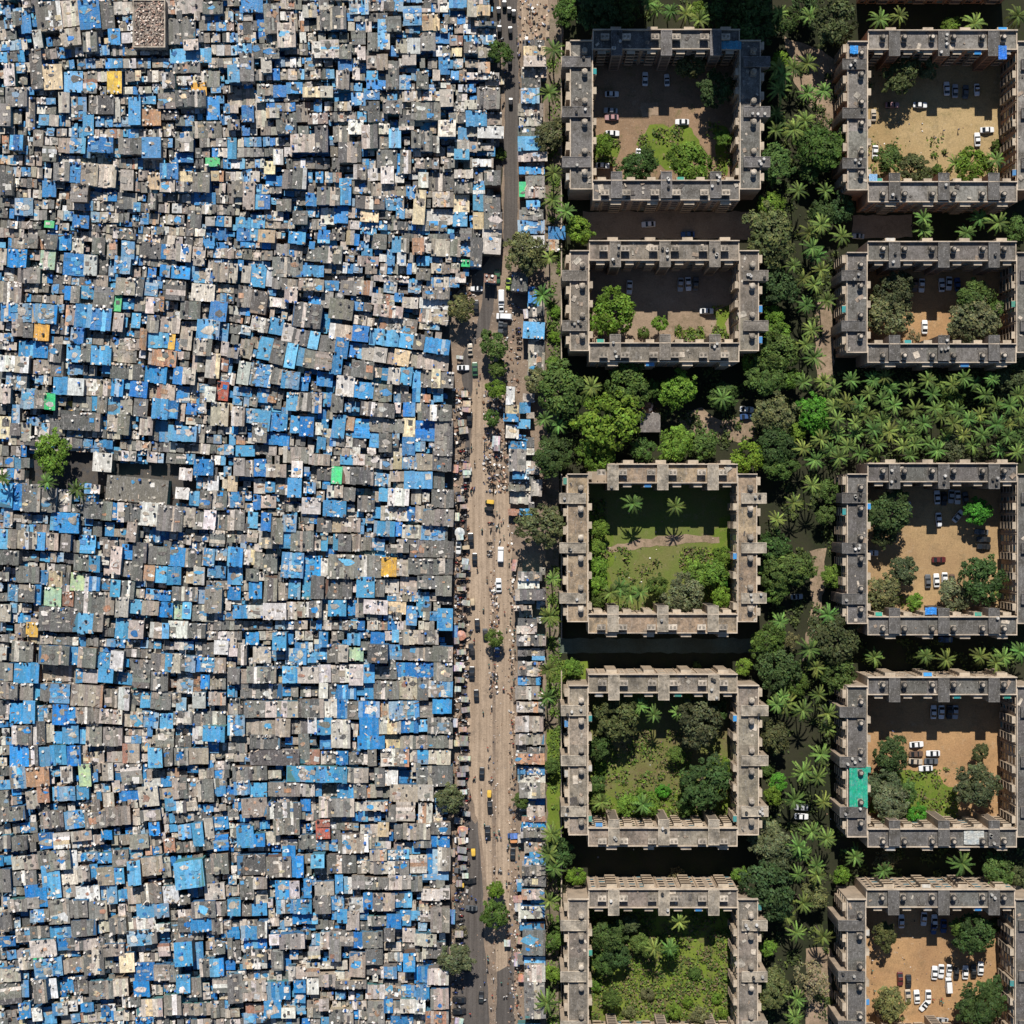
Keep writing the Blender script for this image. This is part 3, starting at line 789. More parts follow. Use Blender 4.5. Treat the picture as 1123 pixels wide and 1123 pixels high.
def palm(px, py, rp=15.0):
    for q in PALMS:
        if (q[0] - px) ** 2 + (q[1] - py) ** 2 < 64: return
    PALMS.append((px, py))
    h = tr.uniform(7.5, 12.5); rad = rp * K * tr.uniform(.84, 1.12)
    x, y = P(px, py, h)
    root = empty('palm_tree', (x, y, 0), tr.uniform(0, 6.28))
    cr = link('fronds', tr.choice(PC), root); cr.location = (0, 0, h); cr.scale = (rad, rad, rad)
    j = tr.uniform(.6, 1.25)
    cr.color = (0.125 * j * tr.uniform(.75, 1.2), 0.19 * j, 0.045 * j, 1)
    tk = link('trunk', tr.choice(PT), root); tk.scale = (1, 1, h)
    look = 'yellowish palm' if cr.color[0] > .13 else ('dark green palm' if j < .85 else 'pale green palm')
    reg(root, 'palm tree', look, px, py, place_name(px, py), 'coconut palms')

TILES = {'A': (580, 0, 4.011), 'B': (843, 0, 4.011), 'C': (580, 240, 4.011), 'D': (843, 240, 4.011), 'E': (580, 490, 4.011), 'F': (843, 490, 4.011),
         'G': (580, 720, 4.011), 'H': (843, 720, 4.011), 'I': (580, 930, 5.819), 'J': (760, 930, 5.819), 'K': (930, 930, 5.819),
         'a': (470, 0, 7.019), 'b': (470, 150, 7.019), 'c': (470, 290, 7.019), 'd': (470, 430, 7.019), 'e': (470, 570, 7.019), 'f': (470, 710, 7.019), 'g': (470, 850, 7.019), 'h': (470, 963, 7.019),
         '1': (0, 0, 4.492), '2': (250, 0, 4.492), '3': (0, 250, 4.492), '4': (250, 250, 4.492), '5': (0, 450, 4.492), '6': (250, 450, 4.492), '7': (0, 660, 4.492), '8': (250, 660, 4.492), '9': (0, 873, 4.492), '0': (250, 873, 4.492)}
def T2P(t, x, y):
    ox, oy, s = TILES[t]; return ox + x / s, oy + y / s

TREE_DATA = '''
A|710 290 65 k,820 400 78 d,480 735 78 d,715 725 98 b,855 610 38 b,330 640 48 b,1080 720 85 m,1065 905 60 b,1060 1040 120 o,220 1010 62 b,95 590 70 k,160 50 60 m,300 60 100 d,420 60 70 d,980 100 115 d,870 70 90 d,740 50 45 b,1110 280 50 b,1080 540 50 d,520 670 28 m
B|290 100 105 k,70 90 60 d,160 30 60 d,800 112 42 b,230 650 108 m,60 720 120 o,180 750 55 m,320 920 62 d,240 940 60 d,45 1000 110 o,1090 1010 62 m,580 340 78 k,690 290 55 o,530 700 62 m,640 745 70 k,890 720 78 b,30 270 45 b,300 640 50 m,740 745 25 m,1000 640 25 m
C|1050 60 115 o,372 420 102 b,575 460 36 b,505 500 26 m,1090 290 85 d,1075 420 45 b,1090 500 55 b,1100 590 90 m,980 625 52 b,1040 690 90 m,425 735 98 m,655 755 82 b,545 745 40 m,855 785 62 m,140 765 112 m,40 720 60 o,350 900 135 b,110 1040 92 d,300 1040 80 b,500 1015 55 m,645 985 82 b,765 990 72 m,965 1045 70 b,1075 860 90 o,1080 1000 85 d,110 520 28 b,110 640 36 b,280 480 28 y,120 410 26 b
D|50 60 112 o,50 320 92 d,20 425 45 b,50 530 60 m,50 610 85 m,100 705 48 b,50 850 72 o,200 860 82 v,130 930 45 b,70 1000 85 k,50 1090 70 m,540 325 85 k,520 430 95 o,600 290 40 o,910 360 92 m,900 450 110 o,985 400 48 m,640 515 30 y,1080 690 72 k,1100 40 48 m,800 790 55 m,815 1010 68 k,1100 960 45 m
E|60 340 100 o,310 360 42 b,300 440 38 b,310 530 46 b,305 610 46 b,300 670 38 m,560 610 50 m,690 650 85 o,735 560 62 b,820 555 60 b,850 480 45 b,845 660 48 b,865 600 22 v,1085 440 70 d,1075 560 78 m,1090 630 58 m,1050 860 80 m,1080 965 92 d,265 735 20 b,190 970 40 b,945 965 38 b
F|60 130 85 k,270 195 55 m,250 300 46 m,80 430 92 m,110 540 88 m,60 610 80 d,285 570 55 b,290 850 110 k,60 960 112 d,310 1000 80 m,120 1040 60 m,530 295 98 d,510 390 55 k,590 540 65 k,500 645 82 o,640 680 38 b,920 285 60 v,930 580 102 d,815 650 72 o,100 850 40 y
G|390 275 98 k,760 285 100 k,820 250 55 d,310 400 58 d,310 490 34 b,300 560 40 m,300 640 40 m,780 560 112 d,850 480 46 b,700 560 50 m,440 650 52 b,520 640 58 b,690 660 40 m,130 860 68 d,210 965 42 b,930 960 40 b,1080 350 72 k,1060 100 92 d,1095 550 40 v,1070 610 42 b,1050 500 30 m,1050 800 90 o,1060 1010 115 d,100 480 36 m,590 590 34 v,650 430 40 m,740 40 22 m
H|70 370 100 k,290 100 90 k,55 780 85 k,50 880 80 k,60 1030 112 d,200 1050 62 o,320 960 40 b,530 430 76 d,510 560 70 k,540 640 88 o,600 600 56 m,650 690 44 v,910 560 100 k,930 420 40 k,510 900 50 y,1010 945 78 m,1090 960 50 k,40 550 46 v
I|160 590 62 m,150 800 58 b,170 500 36 m,500 560 112 d,630 480 70 k,700 600 60 m,560 680 90 d,470 740 70 m,760 640 62 m,900 660 58 b,1060 800 44 m,530 960 62 m,930 1040 50 b,760 930 44 o,640 1040 44 o,430 880 40 b,1010 980 36 b,880 1080 40 m
J|500 60 125 o,510 300 155 d,790 330 60 m,510 900 130 o,760 850 112 y,480 640 55 b,150 960 36 b,40 1070 60 o,190 1050 36 b,250 540 36 m,230 420 26 b,930 160 40 b
K|230 560 85 k,820 550 125 d,720 510 70 m,930 490 48 d,270 990 108 o,840 985 155 d,925 890 70 d,215 120 40 y
a|550 410 95 m
b|545 130 55 m,750 900 165 o
c|250 340 105 o,500 620 112 m,530 800 70 m,520 960 78 b,780 850 105 o
d|490 200 62 m
e|510 910 70 m
g|160 180 112 o,710 200 62 m,520 880 68 b,505 1070 112 m
h|215 615 128 o,240 420 52 y,960 510 55 d
5|255 210 95 b
4|592 212 24 d
'''
PALM_DATA = '''
A|110 220,90 410,110 760,105 880,165 930,560 40,625 50,690 60,530 15,1100 60,1100 395,1085 575,1095 300,750 90
B|60 75,180 75,490 85,575 70,905 105,1095 70,110 300,170 280,70 400,170 410,240 400,30 500,160 530,110 570,130 840,250 840,230 990,320 1040,190 1090,680 960,685 1015,930 960,870 1025,1010 980,820 720,1000 705,60 330
C|90 170,60 335,275 740,70 880,130 905,210 890,850 790
D|180 60,210 160,110 205,230 225,150 265,200 290,165 380,255 360,190 490,160 555,200 610,150 720,240 715,360 710,460 710,530 745,440 770,620 745,720 770,700 710,340 810,550 820,640 840,730 835,430 860,500 890,590 910,680 900,760 870,880 880,950 775,1060 820,1000 905,940 950,810 900,230 970,380 950,480 990,590 1000,700 990,620 1040,310 1050,205 1060,150 1010,400 1035,530 935,1050 955,300 880,780 960,1100 870
E|460 250,645 262,400 620,445 650,360 640,105 580,90 745,90 980,1090 320,1105 770,490 640
F|190 170,60 330,110 245,60 770,260 740,180 890,210 970,220 1090,60 1100,465 925,690 920,780 935,930 920,1030 925,1105 900,1000 950
G|95 60,80 180,550 255,655 245,490 215,100 780,90 870,110 930,90 1075,1090 210,500 650,320 640
H|210 45,220 180,70 210,150 235,260 320,230 430,150 510,215 530,240 640,110 630,190 770,130 835,255 800,210 920,130 960,150 1085,380 880,505 940,850 910,260 250
I|130 340,115 985,900 640,960 470,800 640
J|790 170,700 30,690 190,710 380,660 540,830 565,660 960,650 1080,600 440
c|885 240
5|232 352,380 390,15 330
g|940 460,930 580,930 750,920 980
f|930 160,920 360
e|930 460,910 740
'''
for line in TREE_DATA.strip().splitlines():
    t, body = line.split('|')
    for e in body.split(','):
        q = e.split(); px, py = T2P(t, float(q[0]), float(q[1]))
        if t == 'G' and q[0] == '740': tree(px, py, 5, q[3], True, 0.0); continue
        tree(px, py, float(q[2]) / TILES[t][2], q[3])
for line in PALM_DATA.strip().splitlines():
    t, body = line.split('|')
    for e in body.split(','):
        q = e.split(); px, py = T2P(t, float(q[0]), float(q[1]))
        big = (t, q[0]) in (('I', '115'), ('c', '885'), ('A', '105'), ('E', '460'), ('H', '850'), ('H', '70'))
        palm(px, py, (21 if t == 'I' else 19) if big else 16.0)
tree(741, 958, 8, 'y', True, 0.0)
for i in range(260):
    px, py = tr.uniform(905, 1123), tr.uniform(412, 500)
    if min((q[0] - px) ** 2 + (q[1] - py) ** 2 for q in PALMS) < 150: continue
    if min(((q[0] - px) ** 2 + (q[1] - py) ** 2) / max(1, q[2] ** 2) for q in TREES) < 1: continue
    palm(px, py, 14.0)

# low weeds and ground cover (uncountable)
def weeds(name, px_rects, n, size, cols, hmax, seed):
    r = random.Random(seed); mb = MB()
    for x0, y0, x1, y1, share in px_rects:
        cl = [(r.uniform(x0, x1), r.uniform(y0, y1), r.uniform(2, 9)) for _ in range(max(3, int(n * share / 45)))]
        for i in range(int(n * share)):
            c = r.choice(cl)
            px, py = r.gauss(c[0], c[2] * .6), r.gauss(c[1], c[2] * .6)
            if not (x0 <= px <= x1 and y0 <= py <= y1): continue
            x, y = P(px, py); z = 0.12 + r.uniform(0, hmax) * r.random()
            nv = Vector((r.gauss(0, .5), r.gauss(0, .5), 1)).normalized()
            a = nv.orthogonal().normalized(); b = nv.cross(a); s = size * r.uniform(.5, 1.3)
            an = r.uniform(0, 6.28); a2 = a * math.cos(an) + b * math.sin(an); b2 = nv.cross(a2)
            p = Vector((x, y, z)); k = r.choice(cols); v = r.uniform(.7, 1.3)
            mb.face([tuple(p - a2 * s), tuple(p - b2 * s * .6), tuple(p + a2 * s), tuple(p + b2 * s * .6)], 0, tuple(q * v for q in k))
    o = mb.build(name, [M['weed']])
    stuff(o)
    reg(o, 'undergrowth', {'weeds': 'low bright green weeds spread over the left column courts', 'undergrowth': 'dark leafy undergrowth covering the ground between the apartment blocks', 'strip_growth': 'green creeping growth on the strip behind the roadside shops'}[name], 700, 1050, fixed=True)
M['weed'] = tint_mat('weed_leaves', (0.03, 0.04, 0.015), 0.1, 0.4, 2.0, 0.7, 0.2, 0.0)
weeds('weeds', [(646, 1000, 806, 1123, 3.6), (646, 548, 665, 672, .5), (745, 600, 806, 676, .8), (648, 660, 806, 676, .3), (646, 845, 806, 910, 1.0), (665, 600, 745, 640, .12), (665, 800, 760, 850, .4), (955, 842, 1052, 902, .5), (780, 334, 800, 372, .12), (740, 355, 776, 374, .12), (650, 148, 682, 182, .15), (950, 52, 1000, 110, .1), (950, 150, 1106, 206, .3), (948, 640, 1106, 680, .15), (948, 900, 1100, 914, .1), (700, 135, 806, 192, .35)],
      3200, 0.42, [(.13, .21, .025), (.15, .2, .03), (.09, .15, .03), (.18, .15, .06), (.16, .12, .07), (.07, .11, .03)], 1.6, 5)
weeds('undergrowth', [(840, 10, 925, 1123, 3.4), (620, 395, 840, 510, 1.2), (905, 405, 1123, 505, 2.6), (600, 0, 840, 30, .3), (920, 700, 1123, 736, .4), (920, 930, 1123, 965, .4)],
      2600, 0.5, [(.05, .075, .02), (.07, .09, .03), (.035, .05, .02), (.10, .13, .03)], 1.4, 6)
weeds('strip_growth', [(600, 330, 614, 500, .7), (600, 620, 616, 1123, 2.0), (602, 725, 640, 745, .35), (600, 60, 616, 330, .6)],
      2200, 0.36, [(.13, .21, .03), (.10, .17, .03), (.08, .12, .03)], .8, 8)
# ------------------------------------------------------------------ shanty town
SHACKS = '''
1|180 10 300 150 g2,300 0 390 130 t,390 0 490 140 b2,480 10 560 140 g,560 10 650 70 t,825 0 1000 65 t,1000 10 1095 70 g2,825 95 960 220 g,905 195 975 245 w2,840 240 1040 310 b,850 305 985 360 g,60 55 105 125 g,105 55 150 165 b,165 150 205 235 w2,300 140 395 225 g2,410 155 475 255 g2,535 140 590 220 b,20 315 70 420 w2,150 240 205 440 g2,210 320 305 440 c2,315 350 405 455 b,530 350 597 460 y2,410 390 475 460 t,800 355 860 435 g2,865 375 970 420 w,945 405 1015 470 y,865 445 1010 525 g2,780 440 865 535 g2,995 350 1080 430 g,1020 475 1080 590 b,30 430 130 525 g2,0 510 50 620 g2,60 540 105 610 t,130 480 170 640 g,290 455 340 555 w2,340 480 425 590 p,440 470 490 560 g,485 470 560 565 d2,560 480 590 600 w,635 475 690 615 s2,700 540 790 620 o,790 545 880 590 d,950 600 1090 680 g,865 650 950 745 g2,870 755 950 800 b,700 675 790 780 s2,585 680 640 760 g2,640 680 695 760 g2,435 675 555 750 b2,290 680 335 750 t,330 680 420 755 p,50 665 110 740 b2,165 640 210 720 g,210 720 275 795 g2,410 550 460 670 b,340 800 395 900 b2,265 800 340 890 g2,400 805 480 915 t2,470 810 570 925 t2,595 835 655 935 w2,730 850 785 930 w,790 805 875 880 b2,790 875 860 945 t2,870 845 950 895 c,870 895 950 945 g2,950 850 1030 945 g2,1015 775 1080 820 e,0 860 60 960 d2,350 905 430 995 g2,210 890 275 970 b,960 950 1060 1010 b,150 1035 230 1085 g,360 1060 435 1123 b2,220 1090 265 1123 e,925 1035 990 1123 g,570 950 670 1030 g,730 950 765 1030 g2,75 975 160 1060 p,695 985 760 1030 p
2|0 0 60 30 g,60 0 170 60 b,180 20 250 165 g2,370 25 435 85 w2,305 70 340 155 t2,140 60 190 190 b1,50 110 120 170 g,245 110 330 235 t2,440 50 510 150 g2,505 30 580 145 g2,600 0 690 70 p,610 150 675 220 g,640 225 675 295 w2,690 160 745 250 g,740 95 795 245 p2,780 80 850 155 g2,865 30 950 125 p2,950 70 1040 150 c,1025 150 1105 215 b1,950 160 1020 250 g2,885 190 945 265 w2,830 195 890 260 w,860 270 925 320 w2,1040 265 1090 365 b,735 265 785 345 t2,685 275 730 335 m,550 220 605 290 g2,415 205 460 285 w2,460 195 545 285 m2,180 215 250 290 g2,110 215 170 290 g,60 260 125 400 g2,165 283 213 358 w2,45 215 115 265 b,0 320 55 405 b2,290 405 365 460 b2,225 420 285 480 b,145 415 220 470 g,380 300 425 350 g,545 290 610 350 b,535 345 595 440 g2,620 310 680 360 b1,685 350 740 395 s,685 395 775 440 b2,780 300 840 440 g2,845 370 900 440 p,930 350 985 440 g2,0 430 130 530 t1,455 420 515 480 w2,370 430 450 480 c2,525 445 605 500 b1,680 445 745 490 b2,610 455 675 520 p,860 450 950 500 t,950 450 1045 495 m,1045 443 1108 525 w2,905 505 1045 590 g2,765 495 855 560 g2,690 500 745 600 g2,640 550 680 600 b,595 590 665 660 w2,845 565 915 640 g2,950 600 1000 650 s1,1037 590 1120 670 w3,745 610 795 660 w,905 640 950 730 g2,950 645 1005 745 g2,1010 670 1040 750 g,660 615 735 730 g2,795 630 850 730 s2,735 665 790 735 g,520 620 610 700 g,545 700 655 800 g2,430 620 490 750 g2,310 660 430 750 t2,240 590 335 660 g2,110 500 185 630 t1,70 520 125 600 b2,190 530 250 580 w,340 535 390 600 g,395 560 490 610 t2,425 490 460 550 b,0 590 55 640 g2,0 680 40 780 b,735 740 830 830 g2,755 820 815 905 w2,830 755 860 860 b,850 740 900 855 g2,620 810 680 885 g2,690 830 750 890 w,605 890 700 955 g,700 900 830 970 t,630 965 770 1030 g2,770 965 865 1035 p,940 850 985 925 w,985 850 1110 940 g1,880 920 920 980 b2,915 935 970 1105 w2,1010 945 1110 1020 m,970 1030 1110 1105 w1,655 1035 740 1095 c2,745 1040 800 1080 g,525 1015 590 1100 b,460 1025 525 1105 w,440 920 550 1010 g2,385 950 435 1015 b2,550 880 605 1010 b2,320 825 385 930 g2,270 835 320 930 g2,190 865 265 915 b,180 795 230 860 c2,20 890 70 970 g2,130 960 205 1030 b2,75 895 130 1030 t2,240 980 310 1040 g2,320 1040 390 1105 g2,180 1040 270 1085 m,40 1070 110 1123 b,115 1060 180 1123 b,225 735 270 810 w2,650 1095 740 1123 b
3|120 30 185 100 g2,220 30 280 105 g2,60 50 120 100 t,290 30 350 110 b,350 50 410 125 t,455 50 515 130 g2,530 60 575 150 t2,600 65 660 150 p2,560 0 665 55 g2,690 70 795 150 g,795 80 870 155 m,870 80 940 165 t2,950 95 1010 150 w,955 140 1005 185 l2,1000 0 1123 60 b1,1060 70 1123 110 b1,1005 40 1055 100 b,35 105 130 195 b2,200 110 270 205 l2,315 125 415 235 b,415 135 475 235 w2,490 130 530 235 d,565 140 640 225 p2,0 100 30 180 t2,90 195 195 270 g2,25 200 90 260 m,0 265 105 370 g2,845 190 935 250 b2,945 195 1050 270 p,1050 170 1123 265 t2,790 185 835 240 b,475 235 530 295 w,395 245 475 290 g,570 245 665 330 t2,670 240 705 340 g2,715 270 775 335 p,820 260 910 355 g2,945 275 1055 360 w2,320 285 350 355 b,350 285 390 370 g2,395 285 465 350 b,465 290 560 395 g2,555 315 597 410 e2,597 345 660 400 b,665 340 720 410 g,720 340 760 420 w2,760 340 805 410 m2,5 370 155 460 p2,155 375 280 470 p2,325 380 370 480 t2,370 375 450 490 b2,450 395 545 505 b2,560 415 605 510 w2,650 420 690 495 s,725 430 780 515 g2,785 440 885 515 t,890 360 985 450 g2,1035 360 1115 460 b2,60 450 110 535 g2,170 460 240 555 y2,115 470 160 540 g2,350 490 410 570 b2,460 510 510 575 g,690 495 720 600 o2,725 515 830 590 b,832 520 860 600 y,860 545 895 605 b,890 460 945 600 t,970 450 1080 545 b2,1080 470 1123 560 p,955 545 1040 630 g2,1090 560 1123 630 w,545 545 690 600 m,95 555 165 640 b,165 560 235 640 b,240 570 300 660 g2,330 575 400 660 b2,400 570 445 660 g2,450 580 545 675 b2,555 580 670 660 t,735 600 865 680 o2,950 620 1015 710 g,1015 615 1080 740 w2,1080 645 1123 705 o,0 630 140 710 w2,30 715 130 800 p,0 700 30 745 d,0 770 50 865 w2,165 650 250 720 t,255 660 310 730 g,545 670 710 745 g2,505 670 545 720 s,715 680 820 765 b2,855 685 900 770 b2,900 690 960 770 m2,265 735 330 820 b2,330 740 410 825 w2,410 745 510 825 t,510 755 550 830 g,550 745 605 830 b2,640 755 725 835 b2,725 770 775 840 t,775 770 860 850 t2,860 780 930 860 p,1010 780 1060 855 w2,1070 760 1123 850 r,105 790 170 890 p2,170 800 220 890 g2,220 815 270 895 e2,320 855 360 905 y1,360 830 450 900 g,450 830 480 900 s,480 830 525 910 g,525 835 590 925 b,595 830 650 920 w,660 840 725 930 g2,750 840 825 940 b2,830 850 875 940 b2,875 860 910 950 t,920 865 970 920 b,1040 860 1123 975 t2,60 870 95 960 p,0 930 50 1040 c,300 900 390 995 g2,390 910 490 1000 g2,490 930 525 1000 b1,530 920 580 1000 t,580 920 635 1020 g2,690 930 750 1020 w2,760 950 830 1010 b1,830 975 965 1050 b2,920 915 965 970 w,100 960 150 1050 t,245 920 295 990 g,190 960 240 1030 p,50 960 100 1020 d
4|45 0 110 65 b,110 5 150 60 s,150 10 230 70 w2,300 20 380 80 b2,445 10 500 75 b,410 95 460 165 g,460 90 560 175 g2,620 30 645 85 b,585 10 620 85 w,655 0 730 30 b,715 30 780 105 g2,810 40 855 120 s,855 50 890 120 g2,780 105 820 190 b,835 120 875 185 w2,660 100 710 145 b,640 140 740 190 t,910 50 965 130 o2,965 45 1000 120 w,930 140 990 185 b,1005 55 1090 140 t,360 185 470 240 b2,230 80 365 140 g,220 145 365 240 g2,0 175 45 270 w2,70 185 110 270 w2,110 180 185 290 b2,185 195 220 290 w2,220 245 280 300 g2,280 250 340 310 g2,350 250 470 310 t2,475 260 545 310 p,460 310 515 395 w,555 260 635 330 g,635 260 710 330 o,720 235 890 265 t,930 200 995 255 g2,960 290 1090 350 g2,770 265 830 320 p,890 270 950 320 p,50 285 115 390 g2,115 310 190 425 d2,280 290 340 370 t2,320 370 460 490 g2,400 340 455 390 b,500 350 615 450 g2,570 350 615 400 s,500 475 615 550 t2,820 320 860 365 b,860 340 935 395 t2,710 325 820 380 m,945 345 1085 400 w,945 400 1085 470 t,720 380 860 440 t2,740 440 930 520 m,620 430 680 475 g,470 420 500 510 b1,615 480 690 560 b2,700 500 840 580 b2,840 520 915 590 s2,915 525 965 600 g2,970 545 1090 620 b2,600 565 660 640 b,660 575 720 650 w,720 590 780 665 w2,780 590 820 670 t,820 600 890 680 c2,890 610 935 690 t,935 620 1085 700 t,610 650 670 735 g2,670 660 715 745 g2,715 670 760 740 m,760 690 790 750 b,790 690 845 770 w2,845 685 905 775 b2,910 700 950 790 s,950 700 1005 785 g,1005 695 1045 790 c2,1045 710 1110 790 g2,205 445 270 525 b2,270 470 330 560 w2,320 500 395 580 g2,400 510 445 600 s2,440 530 535 610 g2,530 540 590 640 b2,115 440 200 510 m2,150 540 215 650 s2,215 555 280 670 g2,285 570 335 690 s2,335 585 375 680 b2,375 600 430 690 g2,430 610 510 700 t2,505 630 560 720 b2,560 680 610 730 g,50 655 105 770 w2,105 670 215 780 p2,215 690 265 770 g2,265 705 350 790 p2,345 735 395 800 b,440 710 515 780 b,535 730 620 830 w2,625 760 715 840 b2,715 770 805 855 g2,910 790 945 860 b,950 820 995 860 o,0 590 50 640 g2,60 550 120 640 t,145 790 200 860 b,200 780 240 860 o,290 810 340 900 s2,340 810 410 900 g2,410 810 460 910 m2,460 810 510 880 b,510 820 565 910 g2,20 880 80 975 l2,80 890 155 960 p,155 900 205 1000 s2,205 910 260 1000 b2,260 915 290 1000 b2,310 925 350 1010 b2,355 930 420 1025 b2,430 960 465 1020 w,515 920 575 1035 b2,580 930 620 1000 o,615 940 700 1035 b,700 930 765 1005 g,765 940 865 1010 g,865 860 920 930 b,865 930 920 1030 c,925 950 1020 1050 b,960 870 1100 950 g2,1020 940 1105 1123 g2,440 1030 480 1090 b2,700 1010 745 1080 s,745 1010 805 1105 g2,860 1030 920 1120 b,925 1040 970 1100 p,655 860 820 930 g2,120 960 190 1060 g2,180 1010 300 1070 b,40 1070 130 1123 s
5|460 210 548 300 w,525 330 825 455 h,865 380 930 440 w,885 285 945 345 w,955 240 1050 320 b2,1025 320 1075 395 w,985 395 1040 485 g2,1045 395 1115 490 g2,935 400 980 470 s,0 360 60 480 s2,60 360 125 490 b2,110 365 195 500 g2,195 380 275 500 g2,285 390 350 500 g,250 500 290 590 b,295 505 385 605 b2,20 480 60 580 p,415 450 500 535 g2,500 450 550 545 g2,545 455 580 540 b2,580 455 635 550 g2,635 460 690 550 g2,685 455 778 570 w2,775 470 900 595 g2,905 480 960 575 t2,955 495 1005 585 g2,1005 490 1060 585 w2,1065 500 1123 590 g,625 550 670 650 w2,460 545 500 620 g,520 555 560 620 s,740 580 840 650 b1,1035 590 1105 670 g2,905 615 940 660 g,0 585 40 680 s2,40 585 80 680 g2,85 590 120 680 t2,120 600 180 685 g2,180 600 220 690 s2,220 605 285 690 t2,300 610 345 695 g2,360 640 390 700 g,390 615 470 705 s,440 620 490 710 b,510 640 575 720 t2,600 660 655 735 b,655 650 720 750 g2,735 670 835 760 g2,835 675 910 770 b2,915 680 990 775 g2,990 680 1055 765 p2,1065 680 1115 740 p,365 710 440 790 g2,440 715 490 795 b2,545 670 595 810 w2,595 740 650 820 g,650 745 700 840 g2,710 765 760 840 o2,760 765 820 850 s2,820 770 890 860 b2,920 760 955 850 c,955 770 1005 860 t2,1025 765 1110 825 p,0 690 90 760 g2,80 770 190 850 g2,195 790 235 860 b,235 790 305 870 c,305 800 340 870 g,350 800 440 890 l,440 820 490 890 b2,490 830 545 890 g,545 835 590 920 s2,590 840 660 930 g2,720 885 840 935 b,850 870 970 940 g2,975 870 1010 950 s,1010 870 1090 1000 g2,40 860 90 940 p,90 860 170 945 g2,170 860 200 960 b2,220 870 300 965 l,310 895 360 965 o,370 895 560 1005 g2,0 955 50 1040 w2,195 970 385 1090 g2,385 1000 460 1100 b2,460 1000 505 1090 g2,570 920 630 1020 t2,630 930 700 1000 s,700 940 780 1010 t2,780 945 850 1020 b2,850 940 900 1030 l,900 935 940 1030 s2,945 960 1070 1040 g,130 1045 185 1115 y2,75 1050 125 1120 g,570 1025 640 1123 b,635 1035 705 1123 t2,740 1045 800 1123 t2,800 1050 830 1123 s2,830 1040 925 1123 w2,925 1050 1010 1123 g2
6|30 235 80 320 w2,80 245 130 325 g2,130 240 185 325 b2,185 265 285 330 t2,315 250 365 330 w2,275 180 400 260 g,400 215 500 270 t2,555 220 620 265 s,620 215 670 270 w,670 220 750 285 g,750 235 810 290 g,815 225 855 290 c,860 215 930 290 p,930 215 1005 295 t,1010 180 1100 300 g2,440 280 520 345 g,512 278 560 362 e2,560 280 715 365 g2,720 310 800 375 p,870 300 1005 385 b2,800 300 870 350 t,1015 305 1065 385 g,1005 390 1110 480 g2,905 385 950 465 g,130 335 185 410 t,185 350 230 405 b,235 330 295 415 g,295 335 360 430 s2,375 355 430 410 p2,490 370 525 430 w,525 370 565 430 w2,565 380 625 445 g2,745 380 785 450 s,790 385 890 470 w2,0 325 45 400 c,0 400 80 480 p,125 415 160 490 b,165 420 235 480 t,365 430 455 510 w2,470 445 580 525 b2,640 420 720 500 g,715 475 755 530 b,755 470 830 540 t,830 480 885 545 m,885 475 920 545 b,925 470 965 550 t,960 485 1110 570 g2,0 490 30 590 l,30 490 80 590 g,100 500 145 580 s,165 505 210 595 b2,215 530 270 660 g2,270 515 335 600 p2,345 560 420 590 t,440 530 510 600 g,510 530 560 600 w,560 530 650 600 t,720 545 820 620 b2,820 550 855 620 s,860 565 950 630 t,950 570 1080 640 p,95 590 145 650 t,155 595 260 680 g,255 600 325 680 b2,310 595 420 695 g2,420 615 455 690 t,455 600 490 690 s,520 610 545 690 b,545 610 605 695 g2,605 610 650 695 t,655 625 705 690 g,710 630 770 690 p,835 635 890 700 g2,895 640 1110 725 g,0 675 70 770 b2,75 685 130 760 w,130 700 175 780 g,175 710 240 805 g2,265 700 370 825 p2,370 715 460 820 b,460 730 500 820 w,495 710 620 830 g2,625 715 755 825 g2,757 725 828 822 y2,828 735 890 815 t2,890 730 1105 810 g2,0 770 70 860 b,90 780 150 840 g,105 845 165 930 b,180 810 240 940 g2,245 850 295 935 t,300 835 355 930 b,370 820 410 930 s,410 815 470 930 g2,480 820 610 930 g,635 820 720 920 s2,725 830 770 920 g,770 830 840 900 w,850 820 930 910 t,935 815 1030 880 g2,1025 815 1100 915 g2,1030 915 1100 955 d,0 870 60 935 b,25 960 95 1025 b2,95 960 175 1025 w2,175 950 285 1030 w2,290 945 340 1030 t,340 945 400 1020 t,400 940 460 1020 g2,495 935 580 1015 b2,580 935 630 1010 b1,630 950 670 1020 g,670 935 785 1005 w2,785 945 875 1005 c,880 965 930 1060 p2,930 930 970 1020 s,1033 977 1105 1085 s2
